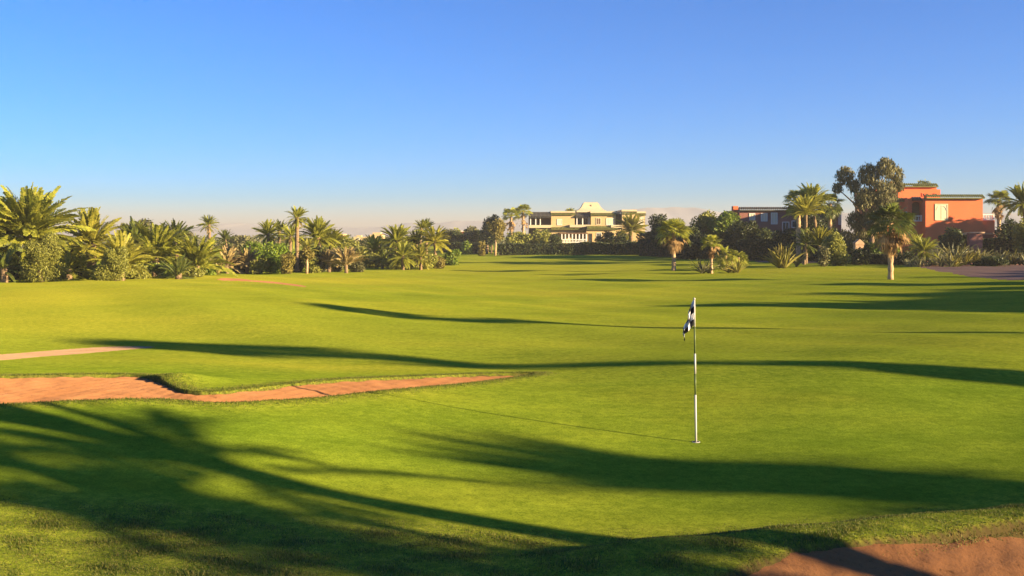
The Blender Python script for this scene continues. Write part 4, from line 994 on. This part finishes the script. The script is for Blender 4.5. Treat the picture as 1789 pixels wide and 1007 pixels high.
# ------------------------------------------------------------------ trees that stand beside the frame and throw the long shadows over the lawn
SHG = 'trees beside the green whose shadows cross the lawn'
def upstream(x, y, hgt):
    s = hgt / math.tan(se); return x + s * math.cos(so), y - s * math.sin(so)
def caster_palm(sx, sy, hc, L, n, label, seed, **k):
    x, y = upstream(sx, sy, hc); return date_palm(x, y, hc - (H(x, y) - H(sx, sy)), L, n, label, seed, group=SHG, single=False, **k)
caster_palm(-4.2, 12.2, 4.6, 2.3, 34, 'palm behind the foreground bunker whose frond shadows rake the near grass', 300, hi=.9, r=.22)
caster_palm(-1.3, 9.3, 4.4, 1.8, 66, 'second palm behind the foreground bunker, darkening the near grass', 301, hi=1, r=.26)
caster_palm(-2.7, 9.9, 4.7, 1.7, 34, 'fourth palm behind the foreground bunker, with feathery shade', 308, hi=1, r=.2)
caster_palm(-5.6, 11.0, 5.4, 2.0, 22, 'third palm behind the foreground bunker, with the thinnest crown', 305, hi=.9, r=.18)
caster_palm(4.3, 12.35, 6.4, 2.0, 66, 'dense palm whose feathered shadow lies across the green below the flagstick', 302, hi=1, r=.25)
x, y = upstream(5.2, 12.0, 6.2); tree(x, y, 2.0, 7.0, 'bushy tree whose shadow reaches the green along the foreground lip', 307, mat='dark', crown_from=.5, size=.16, n=5000, group=SHG, depth=2.0)
x, y = upstream(-6.5, 26.3, 11.5); fan_palm(x, y, 11.5, 1.75, 70, 'very tall fan palm whose shadow stripes the lawn behind the green', 303, dead=40, skirt=1.6, group=SHG, r=.2)
x, y = upstream(3.5, 22.3, 8.6); tree(x, y, 2.2, 8.6, 'slim tree whose shadow widens the stripe behind the green', 306, mat='dark', crown_from=.45, k=18, size=.2, n=5000, group=SHG)
x, y = upstream(-9.3, 41.8, 9.6); fan_palm(x, y, 8.4, 1.6, 50, 'tall fan palm whose crown shadow lies on the fairway mound', 304, dead=30, group=SHG, r=.22)
KS = ['broad', 'round', 'tall broad', 'low round', 'wide', 'large wide', 'spreading', 'large spreading', 'dense', 'leafy', 'full', 'high', 'bushy', 'crooked', 'slender', 'ragged', 'domed', 'thick', 'heavy', 'tangled']
for i, (sx, sy, hh, w) in enumerate([(9, 47.5, 7.5, 2.5), (14, 43.6, 7, 4.5), (15, 47.2, 7.5, 4.5), (14, 50.8, 7.5, 4.5), (18, 54.4, 7.5, 5), (24, 58, 8, 4.5), (21, 42.5, 6.5, 5), (17, 45.4, 7.5, 4), (17, 49, 7.5, 4), (19, 52.6, 7.5, 4), (22, 46, 6.5, 5), (22, 50, 7, 5), (24, 54, 7, 5), (29, 60, 7.5, 5), (20, 65, 7.5, 4), (31, 66.5, 8, 5), (32, 71, 8, 5), (36, 76, 8, 5.5), (39, 81, 8, 5), (43, 86, 8, 4)]):
    x, y = upstream(sx, sy, hh)
    tree(x, y, w, hh, KS[i] + ' tree standing beyond the gravel drive, shading the rough grass', 310 + i, mat='dark', crown_from=.06, size=.34, n=6000, group=SHG)
for i, (x, y, hh, w) in enumerate([(69.5, 118, 8.6, 5), (73.5, 116, 8.8, 6), (78, 117, 10.0, 6), (84, 113, 10.6, 8), (66, 95, 8, 6)]):
    tree(x, y, w, hh, ['first', 'second', 'third', 'fourth', 'fifth'][i] + ' garden tree of the row shading the terracotta villa foot', 330 + i, mat='dark', crown_from=.15, size=.35, n=4000, group='garden trees shading the villa')

# ------------------------------------------------------------------ grass blades where the turf is long
def blades():
    rng = np.random.default_rng(77); N = 330000
    r = 7.2 + (12.2 - 7.2) * rng.random(N) ** .9; a = np.radians(rng.uniform(-30, 30, N)); x = r * np.sin(a); y = r * np.cos(a)
    px = CX + F * x / y
    edge = np.interp(px, [-500, 0, 300, 600, 900, 1200, 1500, 1789, 2300], [8.6, 10.6, 10.9, 10.7, 10.6, 10.7, 11.2, 12.2, 14])
    long_ = 1 - sstep(-.9, .3, y - edge)
    keep = rng.random(N) < np.maximum(.12, long_); d2 = poly_dist(x, y, FORE); keep &= (d2 < .26 * rng.random(N) ** 2)
    x, y, long_ = x[keep], y[keep], long_[keep]; clump = .5 + .5 * np.sin(x * 5 + 2 * np.sin(y * 3.7)) * np.sin(y * 6.1 + 1.5 * np.sin(x * 2.9))
    hgt = (.006 + long_ * (.006 + .02 * clump ** 2)) * rng.uniform(.5, 1.3, len(x))
    # fringe of the greenside bunker
    K = 60000; i = rng.integers(0, len(BUNK), K); nx = BUNK[i] + rng.normal(0, .2, (K, 2)); d1 = poly_dist(nx[:, 0], nx[:, 1], BUNK); ok = (d1 < .10) & (d1 > -.7)
    x = np.concatenate([x, nx[ok, 0]]); y = np.concatenate([y, nx[ok, 1]]); hgt = np.concatenate([hgt, rng.uniform(.01, .035, ok.sum())])
    z = np.maximum(ground_h(x, y), smooth_h(x, y) - .09); n = len(x); az = rng.random(n) * 6.283; ln = rng.uniform(.1, .9, n); w = .0035 + hgt * .045
    b = np.stack([x, y, z - .004], -1); sd_ = np.stack([-np.sin(az), np.cos(az), 0 * az], -1) * w[:, None]
    tip = b + np.stack([np.cos(az) * ln * hgt, np.sin(az) * ln * hgt, hgt], -1)
    v = np.stack([b - sd_, b + sd_, tip], 1).reshape(-1, 3)
    o = obj('grass_blades', raw_mesh('grass_blades', v, np.arange(3 * n).reshape(-1, 3), M['blade']))
    tag(o, 'longer grass blades of the rough around the green and the bunkers', 'grass', kind='stuff')
blades()

# ------------------------------------------------------------------ haze
m = bpy.data.materials.new('haze'); m.use_nodes = True; nn = m.node_tree.nodes; nn.remove(nn['Principled BSDF'])
pv = nn.new('ShaderNodeVolumePrincipled'); pv.inputs['Color'].default_value = (.515, .51, .495, 1); pv.inputs['Density'].default_value = .00045; pv.inputs['Anisotropy'].default_value = 0.0
m.node_tree.links.new(pv.outputs[0], nn['Material Output'].inputs['Volume'])
hb = MB().box(-9500, 9500, -9500, 9500, -8, 100).build('haze', m); hb['kind'] = 'stuff'
